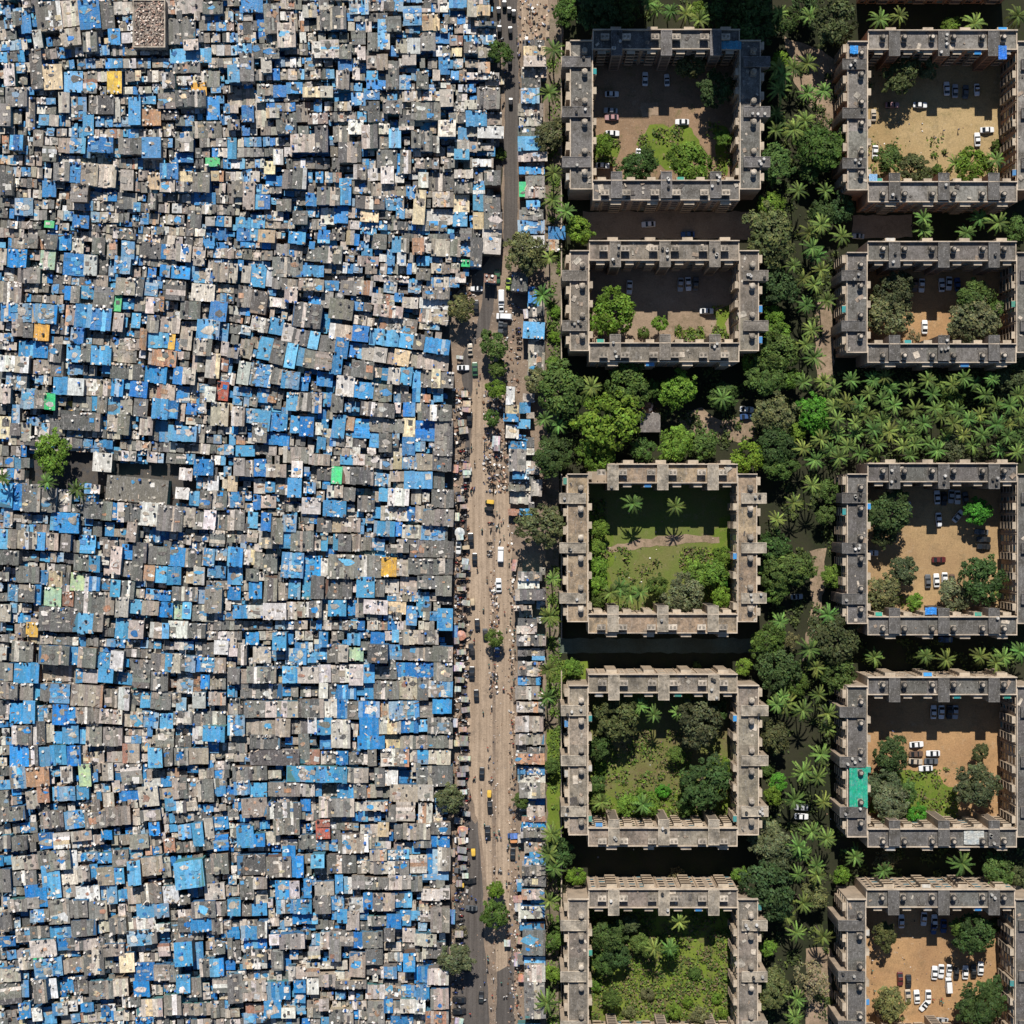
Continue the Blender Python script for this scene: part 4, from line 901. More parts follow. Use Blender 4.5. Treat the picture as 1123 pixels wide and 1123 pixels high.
7|60 195 160 295 g2,0 225 30 285 w2,190 215 340 310 g2,340 220 385 310 s,385 225 470 325 g2,480 250 540 325 b,545 240 605 340 w2,650 285 740 340 g,745 255 815 340 g2,815 255 845 345 b2,845 255 890 350 w2,890 265 960 345 p2,960 270 990 345 b2,990 275 1055 345 p2,1055 275 1110 350 t2,1000 200 1055 270 g,1060 190 1123 260 w2,0 300 60 390 g2,70 300 190 400 b2,200 310 370 390 t1,375 330 405 400 b,405 330 480 400 w,485 330 555 400 s2,540 330 655 405 b1,655 335 735 425 g2,745 345 825 440 g2,875 345 950 450 p,950 345 990 445 o,990 360 1030 430 b,1030 380 1110 430 t,0 395 85 480 g2,100 400 160 485 g2,160 400 200 485 b,200 400 250 490 g2,250 405 340 500 p2,350 410 505 515 t2,515 430 585 520 g2,585 420 635 535 w2,635 430 695 510 g,695 440 745 520 b,745 440 840 530 g2,840 450 890 520 m,870 475 915 535 s,950 445 1010 525 w2,1030 445 1110 510 t2,0 485 45 555 g,50 500 110 600 b2,115 490 170 600 s2,170 510 260 590 p,260 505 335 605 b2,335 520 375 600 b2,375 520 490 600 g2,490 530 600 600 m2,605 540 700 615 t,700 540 780 620 p,790 550 850 630 b2,855 540 945 605 g2,950 540 1110 610 g,1000 612 1105 690 s3,60 610 155 705 g2,165 590 220 705 g2,225 600 265 690 t,265 640 305 700 s,310 605 385 700 b2,385 620 420 700 b,425 600 500 710 g2,510 615 600 710 g2,770 625 855 715 g2,860 660 940 715 g,950 610 1000 700 w,50 700 140 810 b2,145 710 185 810 g2,180 715 245 810 b2,250 705 325 805 b2,330 710 395 810 b2,395 740 510 800 t,530 740 600 790 t,605 700 685 795 t2,730 720 797 817 s3,800 715 850 810 g2,860 720 925 805 g2,930 720 1025 800 t2,925 805 975 840 b,1060 735 1123 770 g,50 810 125 920 p2,130 815 240 910 o2,245 810 300 860 b,300 810 355 895 w2,390 800 445 910 l2,505 795 555 880 w2,600 800 695 900 g2,555 880 590 940 w,700 870 790 910 w,795 860 860 910 b,850 865 920 970 g2,920 870 975 960 g,975 875 1050 985 g2,1050 905 1110 955 b,0 880 50 925 s,0 930 40 1010 g2,130 930 190 1020 t2,185 915 240 990 o2,260 910 370 980 p2,380 905 435 975 s2,430 975 490 1030 g,510 940 560 1010 w,590 930 680 980 b,685 910 778 1010 w2,780 920 850 970 t,815 965 865 1030 b,850 980 915 1040 g,910 965 970 1030 t,0 1010 120 1080 g2,200 1030 310 1115 g2,265 1020 310 1070 b,320 1030 420 1115 p2,420 1035 520 1115 g2,520 1010 640 1100 g2,690 1025 790 1080 g2,1040 1060 1123 1123 b
8|0 230 45 270 w2,0 180 40 230 w,50 210 90 310 g2,90 150 150 210 b,220 150 285 240 s3,285 160 320 210 b,125 220 210 300 w,285 230 385 310 p2,390 235 440 300 b,440 230 490 285 b,490 210 545 300 g2,545 210 590 295 w2,590 225 665 290 l,690 210 785 300 d3,590 155 650 215 s,705 150 770 210 b,810 140 840 200 s,845 140 960 210 t2,960 140 1035 210 g2,450 150 490 225 b2,790 210 855 285 p,860 220 1005 290 g,1010 220 1105 295 g2,0 325 55 405 g2,55 330 95 400 w,95 320 235 400 g2,270 315 345 400 s2,345 320 445 400 w2,445 310 505 400 w2,500 310 600 400 m,600 310 665 412 w2,670 310 720 400 b2,725 320 830 380 g2,830 300 1015 380 b,1015 300 1105 390 g2,935 375 985 485 g2,720 390 840 480 g2,840 370 930 480 t,985 390 1105 470 p2,0 415 30 470 s,65 400 265 475 g,450 400 490 475 w2,495 400 530 480 g,530 410 630 480 b,675 400 720 480 s,80 490 180 570 g2,180 490 240 570 w2,240 490 345 570 t2,345 480 405 570 g2,405 480 470 570 g2,475 480 535 570 w2,540 480 590 575 b2,590 490 645 580 g2,645 490 745 570 b2,745 490 800 570 t,795 490 940 580 p2,940 490 1010 570 g,1010 480 1100 550 b2,0 560 80 660 p2,85 580 235 660 t,235 575 305 665 t2,305 580 395 650 g,395 570 435 650 w2,435 570 515 655 b2,510 580 600 720 w2,650 570 740 660 b2,745 570 850 650 w2,850 570 935 645 b2,935 580 985 640 s,985 570 1105 650 g2,455 650 510 725 b,640 660 770 725 b2,110 655 255 725 g2,110 730 350 805 d2,350 650 400 800 g,375 725 450 800 o,460 735 535 800 g,535 735 590 805 b2,590 740 690 800 g,690 725 730 810 g2,755 725 890 810 m2,890 730 930 790 g,930 730 990 800 s,990 730 1095 800 t,770 655 850 720 c,850 660 985 725 t,985 655 1105 720 g2,25 810 190 880 g2,290 810 585 890 b2,200 830 260 870 t,585 820 690 890 t2,725 820 770 910 g2,775 830 835 905 w,840 830 900 900 b1,930 815 985 905 g2,985 810 1105 910 g2,30 880 105 950 p2,110 890 190 960 s,200 890 350 960 g2,350 895 425 960 t2,425 890 460 960 s,465 890 540 955 g1,540 895 620 970 b,620 890 680 970 g2,680 900 730 965 t,800 900 935 985 w2,935 900 1010 980 w2,70 965 190 1060 w2,25 970 70 1030 b,245 960 300 1010 p,190 990 360 1070 g2,360 970 405 1030 b,450 960 495 1065 w2,495 970 620 1060 g2,625 985 670 1030 w,670 985 785 1030 t2,830 985 920 1080 t2,940 990 1005 1095 t2,780 1000 830 1085 g,440 1075 500 1110 r2,235 1065 285 1123 b2,50 1100 110 1123 b2
9|0 55 120 120 g2,205 75 270 165 g2,270 65 310 120 b2,320 70 430 160 p2,425 75 520 165 g2,520 60 640 145 g2,690 75 830 130 t,735 130 785 195 b2,640 190 730 260 g2,735 190 790 245 g,810 210 860 280 r2,880 140 940 210 p,950 130 1000 250 s2,1010 110 1050 210 w2,1055 60 1123 180 b2,1055 190 1123 270 b2,1000 215 1050 265 g2,0 195 50 260 g2,55 200 130 270 g2,195 180 265 260 b,265 180 340 260 w2,350 170 450 220 t2,500 170 550 215 b2,450 190 510 240 t,590 190 640 240 t,60 295 120 360 w,120 290 190 360 t,190 270 245 360 g,245 270 345 365 g2,300 360 380 435 w,345 265 380 365 w,385 280 480 320 p,480 280 550 330 b,555 265 630 350 g2,630 255 700 330 b,630 320 690 440 s3,700 300 800 390 t2,800 330 840 400 g2,863 320 1000 455 s3,1000 310 1050 425 g,1040 285 1123 385 g2,0 360 50 475 g2,65 370 180 440 g,210 340 295 505 b2,125 440 185 500 b2,175 450 230 545 b2,385 345 440 420 t2,445 335 480 410 b,480 350 560 440 t2,560 355 610 435 s2,370 440 490 520 w,300 440 370 500 t,530 440 575 530 s2,500 440 530 520 p,585 460 625 520 s,630 450 690 530 t,695 430 795 530 g2,805 440 880 530 w2,880 485 935 535 g2,1010 430 1105 510 w,945 520 1060 600 g2,1060 520 1115 590 g,40 510 130 570 g2,130 500 190 555 w2,240 510 340 630 g2,345 515 430 600 g2,440 520 525 610 g2,150 560 240 620 p2,585 530 615 600 w,675 530 760 600 b2,760 530 830 600 p2,0 570 55 665 g2,150 640 240 700 g,230 640 350 700 b,355 610 470 690 g2,490 600 535 670 t,540 600 620 680 g2,635 600 675 660 t,675 595 765 670 w2,770 630 835 670 w2,880 600 945 670 g2,940 600 1040 670 b2,1045 600 1095 680 g2,0 690 75 740 b,80 650 150 720 m,630 660 770 735 p2,780 725 835 790 t2,150 705 275 795 w2,280 700 330 760 b,330 700 515 760 t,415 760 510 880 g2,510 730 610 790 t2,860 720 945 835 s3,950 720 1000 850 b,1050 730 1105 780 g2,95 795 165 855 g2,168 795 210 850 e2,170 800 305 890 p2,315 805 415 870 t,590 775 660 865 w2,665 820 760 910 b2,760 830 835 910 m2,835 830 890 915 g2,985 800 1035 890 g2,1035 800 1100 890 s2,500 790 555 850 g,0 850 100 915 t2,0 920 100 1025 g2,105 910 140 990 p,165 905 228 1020 g3,230 900 280 1000 w2,285 890 360 970 b1,365 890 430 975 g2,440 910 560 1000 g2,560 900 630 985 t2,660 910 735 990 b2,740 930 800 980 m,870 880 935 970 b2,920 895 990 990 g2,1050 890 1123 970 g2,95 1020 150 1095 b2,160 1045 205 1110 w2,205 1040 275 1123 b,260 1020 330 1080 p2,330 1010 380 1060 w,400 1020 460 1065 b2,500 1030 540 1085 b,605 990 690 1040 g2,670 1000 800 1085 w2,810 980 890 1080 g2,890 1020 1050 1080 t,670 1090 755 1123 b2,755 1080 830 1123 g
0|45 150 125 255 b2,130 185 180 250 b2,185 175 255 240 t,225 110 350 190 g2,350 190 430 260 g,435 120 500 210 r2,545 190 690 280 t2,650 210 690 270 s,690 200 800 260 t,655 140 740 210 m,740 130 790 200 c2,865 135 995 215 t2,1000 130 1095 190 g2,1000 195 1090 250 b,820 140 865 210 g2,915 215 1000 255 g2,900 290 980 380 t,980 255 1035 380 b,1035 255 1095 370 t2,960 360 1085 410 s,45 290 185 390 d2,190 300 310 400 g2,270 245 330 300 b2,315 295 370 400 b2,410 290 472 355 s3,490 290 630 380 g2,540 295 635 330 t,640 320 720 380 m2,700 265 780 320 t2,720 320 890 385 g2,790 265 890 310 p,60 395 125 510 g2,125 400 190 460 t2,130 465 190 530 t,235 415 300 510 b2,300 415 350 505 w2,375 410 410 500 b2,430 420 520 490 w2,530 390 565 480 s2,570 400 610 480 p,610 390 670 460 g2,670 400 790 460 g2,790 390 900 460 t2,905 395 955 470 g2,955 460 1045 515 w2,1045 455 1090 510 w2,0 510 60 590 b2,60 530 115 590 g,115 530 190 590 s,240 510 340 580 p2,340 510 410 580 s2,430 490 505 580 g2,505 490 570 560 p,600 500 665 575 w2,668 475 710 560 b2,715 480 760 565 g2,760 480 820 565 t2,820 470 905 550 b,950 560 1000 620 m,1000 550 1090 670 g2,280 590 330 640 w,320 575 440 630 b,540 560 585 625 b2,585 565 645 660 w2,645 560 690 610 b,690 590 780 640 g2,785 580 850 655 b2,850 560 900 640 p,0 645 55 705 b,65 640 145 710 b2,80 700 190 750 b,145 620 190 700 g2,205 680 250 735 w2,255 680 375 755 g2,210 600 250 640 t,415 680 455 750 b,455 670 500 755 t2,500 665 555 815 g2,555 670 615 740 g2,620 670 665 750 b2,665 670 760 750 g2,770 650 820 715 g2,860 650 920 720 w,920 680 1025 740 w2,0 700 20 800 g,80 755 190 820 g2,75 800 190 850 w2,215 765 270 860 g2,270 770 310 880 b1,400 740 450 800 w2,450 820 540 850 w,300 840 330 910 g2,335 840 385 900 t,385 820 450 890 t,600 770 675 890 t2,680 755 760 830 g2,685 820 750 880 g,755 840 830 900 p2,865 775 920 865 b3,920 840 985 920 b,985 850 1085 930 t2,960 720 1070 800 g,0 880 70 1020 g2,70 910 185 970 g2,75 970 190 1010 t2,190 915 305 1005 b2,325 910 380 970 b2,330 950 380 1020 s2,390 900 445 975 w2,450 880 530 940 t2,530 910 680 950 g2,680 930 770 1000 w,770 910 850 1000 m,850 930 930 1000 p,930 930 990 1005 p2,1000 950 1085 1050 t2,180 1005 260 1095 b2,265 1045 330 1095 w2,330 1020 380 1075 b,90 1020 190 1080 o,80 1070 180 1120 p,450 1000 495 1060 t2,500 1050 615 1123 g2,690 1010 770 1123 g2,770 1000 810 1070 b2,810 1010 850 1080 g,850 1000 920 1070 m2,920 1005 970 1075 w2,975 1060 1085 1123 o2,805 1080 910 1123 b,460 1090 520 1123 s
a|300 15 370 130 t2,375 40 470 120 c2,160 0 290 60 s2,360 165 520 200 g2,380 225 525 280 g,385 270 515 340 p,275 270 385 325 s,380 340 520 390 t,275 320 375 410 g2,285 460 385 520 t,385 480 470 560 t2,285 560 380 610 w,380 560 540 610 t2,440 610 540 660 w,375 670 545 840 g2,280 765 370 840 w,345 740 430 830 m,290 850 445 970 b2,440 865 560 960 t,230 985 300 1080 b,300 980 370 1050 w,380 970 575 1060 w2,370 1010 450 1100 g2,450 1050 540 1123 g,735 355 900 430 c2,735 430 900 510 c2,715 520 905 600 t,720 600 860 680 g,715 680 850 795 p2,690 795 880 895 m,700 900 870 970 t,690 970 850 1050 g,690 1050 860 1160 b2
b|210 25 310 100 t,310 40 370 115 t,375 50 500 110 w,200 95 310 175 s2,340 170 480 230 w2,200 255 340 320 w2,430 260 550 370 g3,200 330 335 435 g2,345 340 430 440 p,195 445 315 580 c,345 445 425 570 b,425 450 550 580 g2,190 580 295 690 s2,430 580 560 710 g2,345 580 420 710 c,415 710 555 900 w2,245 700 330 800 g2,170 790 245 920 g,245 800 325 920 p,325 780 410 1000 g2,255 950 315 1000 e,210 1040 280 1123 m,430 1060 520 1123 o,690 110 910 190 t2,700 230 890 290 b,750 300 890 380 g,700 350 745 465 e,745 385 895 470 t2,755 490 855 540 s,720 545 850 600 g,700 560 880 640 g,690 640 890 745 p,690 760 890 850 w,925 690 1050 790 b1,905 790 1000 880 t1
c|640 60 760 205 g2,770 170 830 300 b,730 440 890 570 s2,740 470 770 560 w,770 580 890 680 t,770 680 890 830 t,600 940 660 1080 w
d|595 100 690 170 c,580 165 690 225 s2,685 210 780 280 s,600 250 690 355 w,650 330 745 365 b,620 380 750 440 b,620 440 745 610 g2,650 600 770 670 b2,750 530 850 630 g,790 670 870 800 t,630 760 790 860 t1
e|690 400 870 470 g,690 470 850 530 w,670 535 900 620 g2,670 600 815 650 w,660 660 790 700 t2,690 760 830 820 g,680 820 830 880 t,680 890 900 970 g2,690 990 890 1050 g,800 1050 890 1080 s
f|690 110 870 220 m,690 220 860 290 p,670 300 850 400 t,680 420 880 500 m2,670 530 880 650 t2,670 660 890 750 t,770 700 890 750 b,760 770 890 820 g,670 820 890 900 o2,690 920 890 980 p,690 975 895 1040 w,700 1040 895 1160 g2
g|765 170 895 230 b1,760 240 890 330 t,720 320 895 360 o,720 355 900 410 b,710 405 900 480 g2,740 520 900 600 t,780 590 900 630 b,740 630 900 690 p,720 700 900 775 g2,720 775 900 855 g2,720 880 890 960 t2,790 950 890 990 b,710 1010 895 1100 w2
h|705 340 890 400 s,725 400 895 595 g2,740 610 895 670 s,740 670 895 800 t2,740 800 895 1085 g2
'''
PAL = {
 'g': [(122, 121, 114), (108, 108, 103), (142, 139, 130), (97, 97, 94), (130, 125, 114), (117, 118, 112)],
 'd': [(98, 94, 92), (86, 84, 84), (108, 102, 96)],
 'b': [(24, 126, 190), (46, 144, 204), (14, 106, 170), (72, 150, 194), (30, 134, 206), (20, 116, 190), (60, 138, 186), (92, 160, 200), (40, 120, 176)],
 's': [(84, 166, 208), (104, 176, 214), (66, 148, 196)],
 'w': [(238, 230, 220), (222, 212, 200), (246, 240, 232), (208, 198, 184)],
 't': [(190, 176, 158), (206, 194, 178), (170, 156, 140)],
 'c': [(232, 212, 172), (222, 198, 158)],
 'y': [(246, 192, 84), (238, 180, 70)],
 'e': [(60, 196, 112), (84, 190, 110)],
 'l': [(186, 206, 150), (176, 198, 160)],
 'r': [(186, 96, 74), (176, 104, 82)],
 'o': [(190, 142, 108), (176, 128, 104), (204, 160, 128)],
 'p': [(104, 152, 188), (156, 176, 190), (78, 138, 186), (130, 152, 170)],
 'm': [(206, 194, 178), (150, 140, 128), (226, 216, 204)],
 'h': [(124, 118, 108)],
}
CNAME = {'g': 'grey sheet roof', 'd': 'dark grey roof', 'b': 'bright blue tarpaulin roof', 's': 'sky-blue roof', 'w': 'whitish roof', 't': 'beige sheet roof', 'c': 'cream roof',
         'y': 'golden yellow roof', 'e': 'bright green roof', 'l': 'pale green roof', 'r': 'rust red roof', 'o': 'brownish pink roof', 'p': 'patchy blue and white roof', 'm': 'rubble-strewn pale roof', 'h': 'very wide plain grey roof'}
ANG = [(60, 30, -6), (150, 100, -1), (60, 160, 3), (300, 100, -2), (470, 150, 0), (100, 330, 4), (200, 350, 5), (300, 380, 12), (450, 370, 9), (330, 280, 3), (470, 290, 2),
       (350, 450, 5), (480, 450, 1), (50, 540, 3), (180, 570, 5), (150, 640, 4), (300, 520, 1), (450, 550, 2), (300, 600, 3), (450, 620, 2), (280, 680, 1), (60, 720, 3), (150, 750, 5),
       (200, 780, 1), (50, 850, -2), (150, 880, -5), (300, 780, 0), (450, 780, 0), (60, 920, -6), (200, 930, -7), (100, 1000, -3), (200, 1050, -3), (50, 1080, -5), (300, 960, -1), (450, 1000, 0), (400, 1080, 0), (580, 200, -1), (580, 700, 0), (585, 1000, 0)]
def angle_at(px, py):
    sw = sa = 0.0
    for x, y, a in ANG:
        w_ = 1.0 / (((x - px) ** 2 + (y - py) ** 2) + 200) ** 1.5
        sw += w_; sa += w_ * a
    return sa / sw

sr = random.Random(21)
def jit(c, v=0.08):
    k = sr.uniform(1 - v, 1 + v)
    return tuple(min(.9, max(0.005, q * k * sr.uniform(.96, 1.04))) for q in c)
def pick(code):
    return jit(lin(*sr.choice(PAL[code])))
TARP = set('bspel')
WALLC = [lin(60, 110, 150), lin(50, 100, 140), lin(70, 120, 140), lin(150, 130, 112), lin(120, 112, 106), lin(96, 130, 150), lin(70, 120, 150), lin(150, 150, 146), lin(110, 84, 70), lin(80, 130, 130), lin(176, 160, 140)]

class Openings:
    """doors and shutters, each kept as a mesh of its own"""
    def __init__(s): s.out = []
    def box(s, cx, cy, z0, z1, *a, **k):
        m = MB(); m.box(cx, cy, z0, z1, *a, **k); s.out.append(('window' if z0 > 1 else 'door', m))
DOTS = []   # candidate spots for small things on roofs: x, y, z
def shack_geo(px0, py0, px1, py1, code, h, ang, mw, mr, mt, md, detail=1.0):
    """fills four meshes (walls, roof sheets, patches, door); returns base point and colour count"""
    hx, hy = (px1 - px0) / 2 * K * (1 - h / H), (py1 - py0) / 2 * K * (1 - h / H)
    cx, cy = P((px0 + px1) / 2, (py0 + py1) / 2, h)
    a = -math.radians(ang)
    ca, sa = math.cos(a), math.sin(a)
    def L(x, y): return cx + x * ca - y * sa, cy + x * sa + y * ca
    mw.box(cx, cy, 0.0, h - 0.25, hx - 0.16, hy - 0.16, a, 0, jit(sr.choice(WALLC)))
    along_y = hy > hx * 1.1 or sr.random() < .3
    tilt = sr.uniform(-.10, .10); tx, ty = (tilt, sr.uniform(-.03, .03)) if not along_y else (sr.uniform(-.03, .03), tilt)
    tx = max(-.35 / hx, min(.35 / hx, tx)); ty = max(-.35 / hy, min(.35 / hy, ty))
    # the roof is a handful of sheets laid side by side
    n = max(1, min(9, round((hx if along_y or hx > hy else hy) * 2 / sr.uniform(.75, 1.5))))
    big = code == 'h' or (code in 'wysecdr' and sr.random() < .75)
    if big: n = 1
    base = pick(code)
    roofmat = 1 if code in TARP else 0
    e = [0.0]
    for i in range(n): e.append(e[-1] + sr.uniform(.7, 1.3))
    e = [q / e[-1] * 2 - 1 for q in e]
    split_x = along_y or hx > hy
    others = {'g': 'gggtdmwt', 't': 'tttgmwo', 'w': 'wwwtc', 'b': 'bbbbps', 'p': 'pbwsgt', 's': 'sssbp', 'm': 'mtwgob', 'o': 'ootm', 'd': 'dddg', 'l': 'lwt', 'c': 'cct', 'e': 'ee', 'y': 'y', 'r': 'ro', 'h': 'h'}
    for i in range(n):
        lo, hi = e[i], e[i + 1]
        k = code if sr.random() < .68 else sr.choice(others[code])
        c = jit(base, .07) if k == code and code not in 'pm' else pick(k)
        rm = 1 if k in TARP else 0
        ov = 0.02; dz = (i % 2) * 0.035 + sr.uniform(0, .02)
        if split_x: bx, by, bhx, bhy = (lo + hi) / 2 * hx, sr.uniform(-.12, .12), (hi - lo) / 2 * hx + ov, hy + sr.uniform(-.05, .14)
        else: bx, by, bhx, bhy = sr.uniform(-.12, .12), (lo + hi) / 2 * hy, hx + sr.uniform(-.05, .14), (hi - lo) / 2 * hy + ov
        X, Y = L(bx, by)
        z = h + bx * tx + by * ty + dz
        mr.box(X, Y, z - 0.07, z, bhx, bhy, a + sr.uniform(-.012, .012), rm, c, tx=tx + sr.uniform(-.015, .015), ty=ty + sr.uniform(-.015, .015))
    if code in 'gtmbpo' and sr.random() < (.22 if code in 'bp' else .12) and min(hx, hy) > .8:
        s = min(hx, hy) * sr.uniform(.6, 1.0)
        k = sr.choice('gtwm') if code in 'bp' else sr.choice('bbspww')
        mt.blob(sr.uniform(-1, 1) * (hx - s * .8), sr.uniform(-1, 1) * (hy - s * .8), h + .06, s, sr, 1 if k in TARP else 0, pick(k), (cx, cy), tx, ty, a)
    # mended patches, planks, folded tarps
    area = hx * hy * 4
    npatch = int(area * sr.uniform(0.06, 0.30) * detail)
    if code in 'pm': npatch += int(area * .38)
    if code in 'ye': npatch = min(npatch, 1)
    for i in range(npatch):
        s = sr.uniform(.15, .45) if sr.random() < .7 else sr.uniform(.5, 1.1)
        s = min(s, hx * .7, hy * .7)
        r2 = sr.uniform(.25, 1)
        bx, by = sr.uniform(-1, 1) * (hx - s), sr.uniform(-1, 1) * (hy - s)
        X, Y = L(bx, by); z = h + bx * tx + by * ty + .07 + i * .006
        if sr.random() < .5:
            s = sr.uniform(.3, .75) if sr.random() < .7 else min(sr.uniform(.7, 1.4), hx * .85, hy * .85)
            bx, by = sr.uniform(-1, 1) * max(.05, hx - s), sr.uniform(-1, 1) * max(.05, hy - s)
            k = sr.choice('wwtmcggdtbo' if code not in 'bps' else 'wwwbbsspt')
            mt.blob(bx, by, h + .065 + i * .006, s, sr, 1 if k in TARP else 0, pick(k), (cx, cy), tx, ty, a)
            continue
        k = sr.choice('wwwtttggdmmcob' if code not in 'bps' else 'wwtgbbsspm')
        mt.box(X, Y, z - .03, z + sr.uniform(.015, .09), s if sr.random() < .5 else s * r2, s * r2, a + sr.choice((0, 0, .1, -.15, 1.57)), 1 if k in TARP else 0, pick(k), tx=tx, ty=ty)
    # door and shutter on the lane side
    for q in (-1, 1):
        X, Y = L(sr.uniform(-.5, .5) * hx, q * (hy - .155))
        md.box(X, Y, 0.0, min(1.9, h - .6), .4, .03, a, 0, jit(sr.choice([lin(60, 90, 120), lin(90, 70, 60), lin(50, 60, 60), lin(120, 60, 50)])))
        if h > 4.8:
            X, Y = L(sr.uniform(-.4, .4) * hx, q * (hy - .155))
            md.box(X, Y, h - 2.0, h - 1.1, .45, .03, a, 0, (.03, .035, .04))
    for side in (-1, 1, 1):
        m_ = sr.randint(0, max(1, int(hx * 2 / 1.15))) if sr.random() < .62 else 0
        for i in range(m_):
            bx, by = sr.uniform(-.96, .96) * hx, side * (hy - sr.uniform(.15, .5))
            DOTS.append((*L(bx, by), h + bx * tx + by * ty + .06))
    for i in range(int(area * .05 + sr.random() * .8)):
        bx, by = sr.uniform(-.9, .9) * hx, sr.uniform(-.9, .9) * hy
        DOTS.append((*L(bx, by), h + bx * tx + by * ty + .06))
    return cx, cy

OCC = np.zeros((1240, 700), dtype=np.uint8)      # photo-pixel occupancy, offset 40
def occ_slice(x0, y0, x1, y1):
    return (slice(max(0, int(y0) + 40), max(0, int(y1) + 40)), slice(max(0, int(x0) + 40), max(0, int(x1) + 40)))
ITEMS = []
for line in SHACKS.strip().splitlines():
    t, body = line.split('|')
    ox, oy, s = TILES[t]
    for e in body.split(','):
        q = e.split(); x0, y0, x1, y1 = (float(v) for v in q[:4])
        code = q[4][0]; lv = int(q[4][1]) if len(q[4]) > 1 else 0
        ITEMS.append([ox + x0 / s, oy + y0 / s, ox + x1 / s, oy + y1 / s, code, lv])
keep = []
for it in ITEMS:
    sl = occ_slice(*it[:4]); reg_ = OCC[sl]
    if reg_.size and (reg_ > 0).mean() > 0.45: continue
    OCC[sl] = 1
    keep.append(it)
ITEMS = keep
for it in ITEMS:
    it.append((min(it[2], 1123) - max(it[0], 0)) * (min(it[3], 1123) - max(it[1], 0)))
order = sorted(range(len(ITEMS)), key=lambda i: -ITEMS[i][6])
SOLO = set(order[:280])
for i, it in enumerate(ITEMS):
    if it[4] in 'yer' : SOLO.add(i)
SOLO = set(sorted(SOLO, key=lambda i: -(ITEMS[i][6] + (1e5 if ITEMS[i][4] in 'yer' else 0)))[:300])
HTS = {1: 2.6, 0: 4.6, 2: 6.3, 3: 9.0}
SM = [M['sheet'], M['tarp']]
rest = [MB(), MB()]
for i, it in enumerate(ITEMS):
    x0, y0, x1, y1, code, lv, area = it
    h = HTS[lv] * sr.uniform(.9, 1.12)
    px, py = (x0 + x1) / 2, (y0 + y1) / 2
    ang = angle_at(px, py) + sr.uniform(-1.5, 1.5)
    g = .1; gx = .45
    if i in SOLO:
        mw, mr, md = MB(), MB(), Openings()
        mt = mr
        cx, cy = shack_geo(x0 - gx, y0 + g, x1 + gx, y1 - g, code, h, ang, mw, mr, mt, md)
        root = empty('shop_hut' if px > 553 else 'shack', (cx, cy, 0))
        org = (cx, cy, 0)
        mw.build('wall', [M['wall']], root, org)
        ro = mr.build('roof', SM, root, org)
        for nm_, m_ in md.out: m_.build(nm_, [M['plain']], root, org)
        size = 'large' if area > 420 else ('small' if area < 190 else '')
        tall = 'tall' if lv >= 2 else ('low' if lv == 1 else '')
        shop = px > 553
        look = ' '.join(v for v in (size, tall, 'roadside hut' if shop else 'shack', 'with', CNAME[code]) if v)
        reg(root, 'hut' if shop else 'shack', look, px, py, 'right of the road' if shop else '', 'roadside huts' if shop else 'shacks of the shanty town')
    else:
        mw, mr, mt, md = MB(), MB(), MB(), MB()
        shack_geo(x0 - gx, y0 + g, x1 + gx, y1 - g, code, h, ang, mw, mr, mt, md)
        for mb_, mo in ((mw, 0), (mr, 1), (mt, 1), (md, 0)):
            tgt = rest[0]
            k = len(tgt.v); tgt.v += mb_.v; tgt.c += mb_.c
            tgt.f += [tuple(q + k for q in f) for f in mb_.f]
            tgt.m += [(2 if mo == 0 else m_) for m_ in mb_.m]

# filling shacks in warped rows
def in_slum(px, py):
    if py < 265: lim = 545 + min(4, max(0, py * .05))
    elif py < 300: lim = 548 - (py - 265) * .9
    elif py < 330: lim = 516 - (py - 300) * .8
    else: lim = 494
    return px < lim - 3
OPEN = [(30, 495, 118, 532), (112, 508, 188, 553), (186, 508, 212, 552), (0, 0, 26, 6)]
FREE = OCC.copy()
for o_ in OPEN: FREE[occ_slice(*o_)] = 1
fr = random.Random(5)
def fill_pass(thresh, step0, codes, hlo, hhi):
    v = -14.0
    while v < 1138:
        step = fr.uniform(*step0)
        u = -12.0; yoff = 0.0
        # follow the local slope across the picture
        y = v
        while u < 560:
            w_ = fr.uniform(5, 12)
            sl_ = math.tan(math.radians(angle_at(u, min(1120, max(0, y)))))
            x0, x1 = u, u + w_
            yc = y + sl_ * w_ / 2
            y += sl_ * w_
            y += (v - y) * .02
            u += w_ + (fr.uniform(1, 3) if fr.random() < .12 else 0)
            if not in_slum(x1, yc): continue
            if not (-14 < yc < 1138): continue
            hh = step * fr.uniform(.8, 1.0)
            sl = occ_slice(x0, yc - hh / 2, x1, yc + hh / 2)
            rg = FREE[sl]
            if rg.size == 0 or rg.mean() > thresh: continue
            if fr.random() < .05: continue
            FREE[sl] = 1
            code = fr.choice(codes)
            h = fr.uniform(hlo, hhi)
            mw, mr, mt, md = MB(), MB(), MB(), MB()
            shack_geo(x0 + .2, yc - hh / 2 + .2, x1 - .2, yc + hh / 2 - .2, code, h, angle_at((x0 + x1) / 2, yc) + fr.uniform(-2, 2), mw, mr, mt, md)
            for mb_, mo in ((mw, 0), (mr, 1), (mt, 1), (md, 0)):
                tgt = rest[1]
                k = len(tgt.v); tgt.v += mb_.v; tgt.c += mb_.c
                tgt.f += [tuple(q + k for q in f) for f in mb_.f]
                tgt.m += [(2 if mo == 0 else m_) for m_ in mb_.m]
        v += step
fill_pass(.36, (9, 13), 'ggggbpptgwmmt', 3.5, 4.8)
fill_pass(.45, (6, 9), 'ggbbbpstmmww', 2.4, 3.5)
fill_pass(.55, (4, 6), 'gbbbpsd', 1.3, 1.7)  # mostly blue roof colours put the shade's blue tint into the gaps
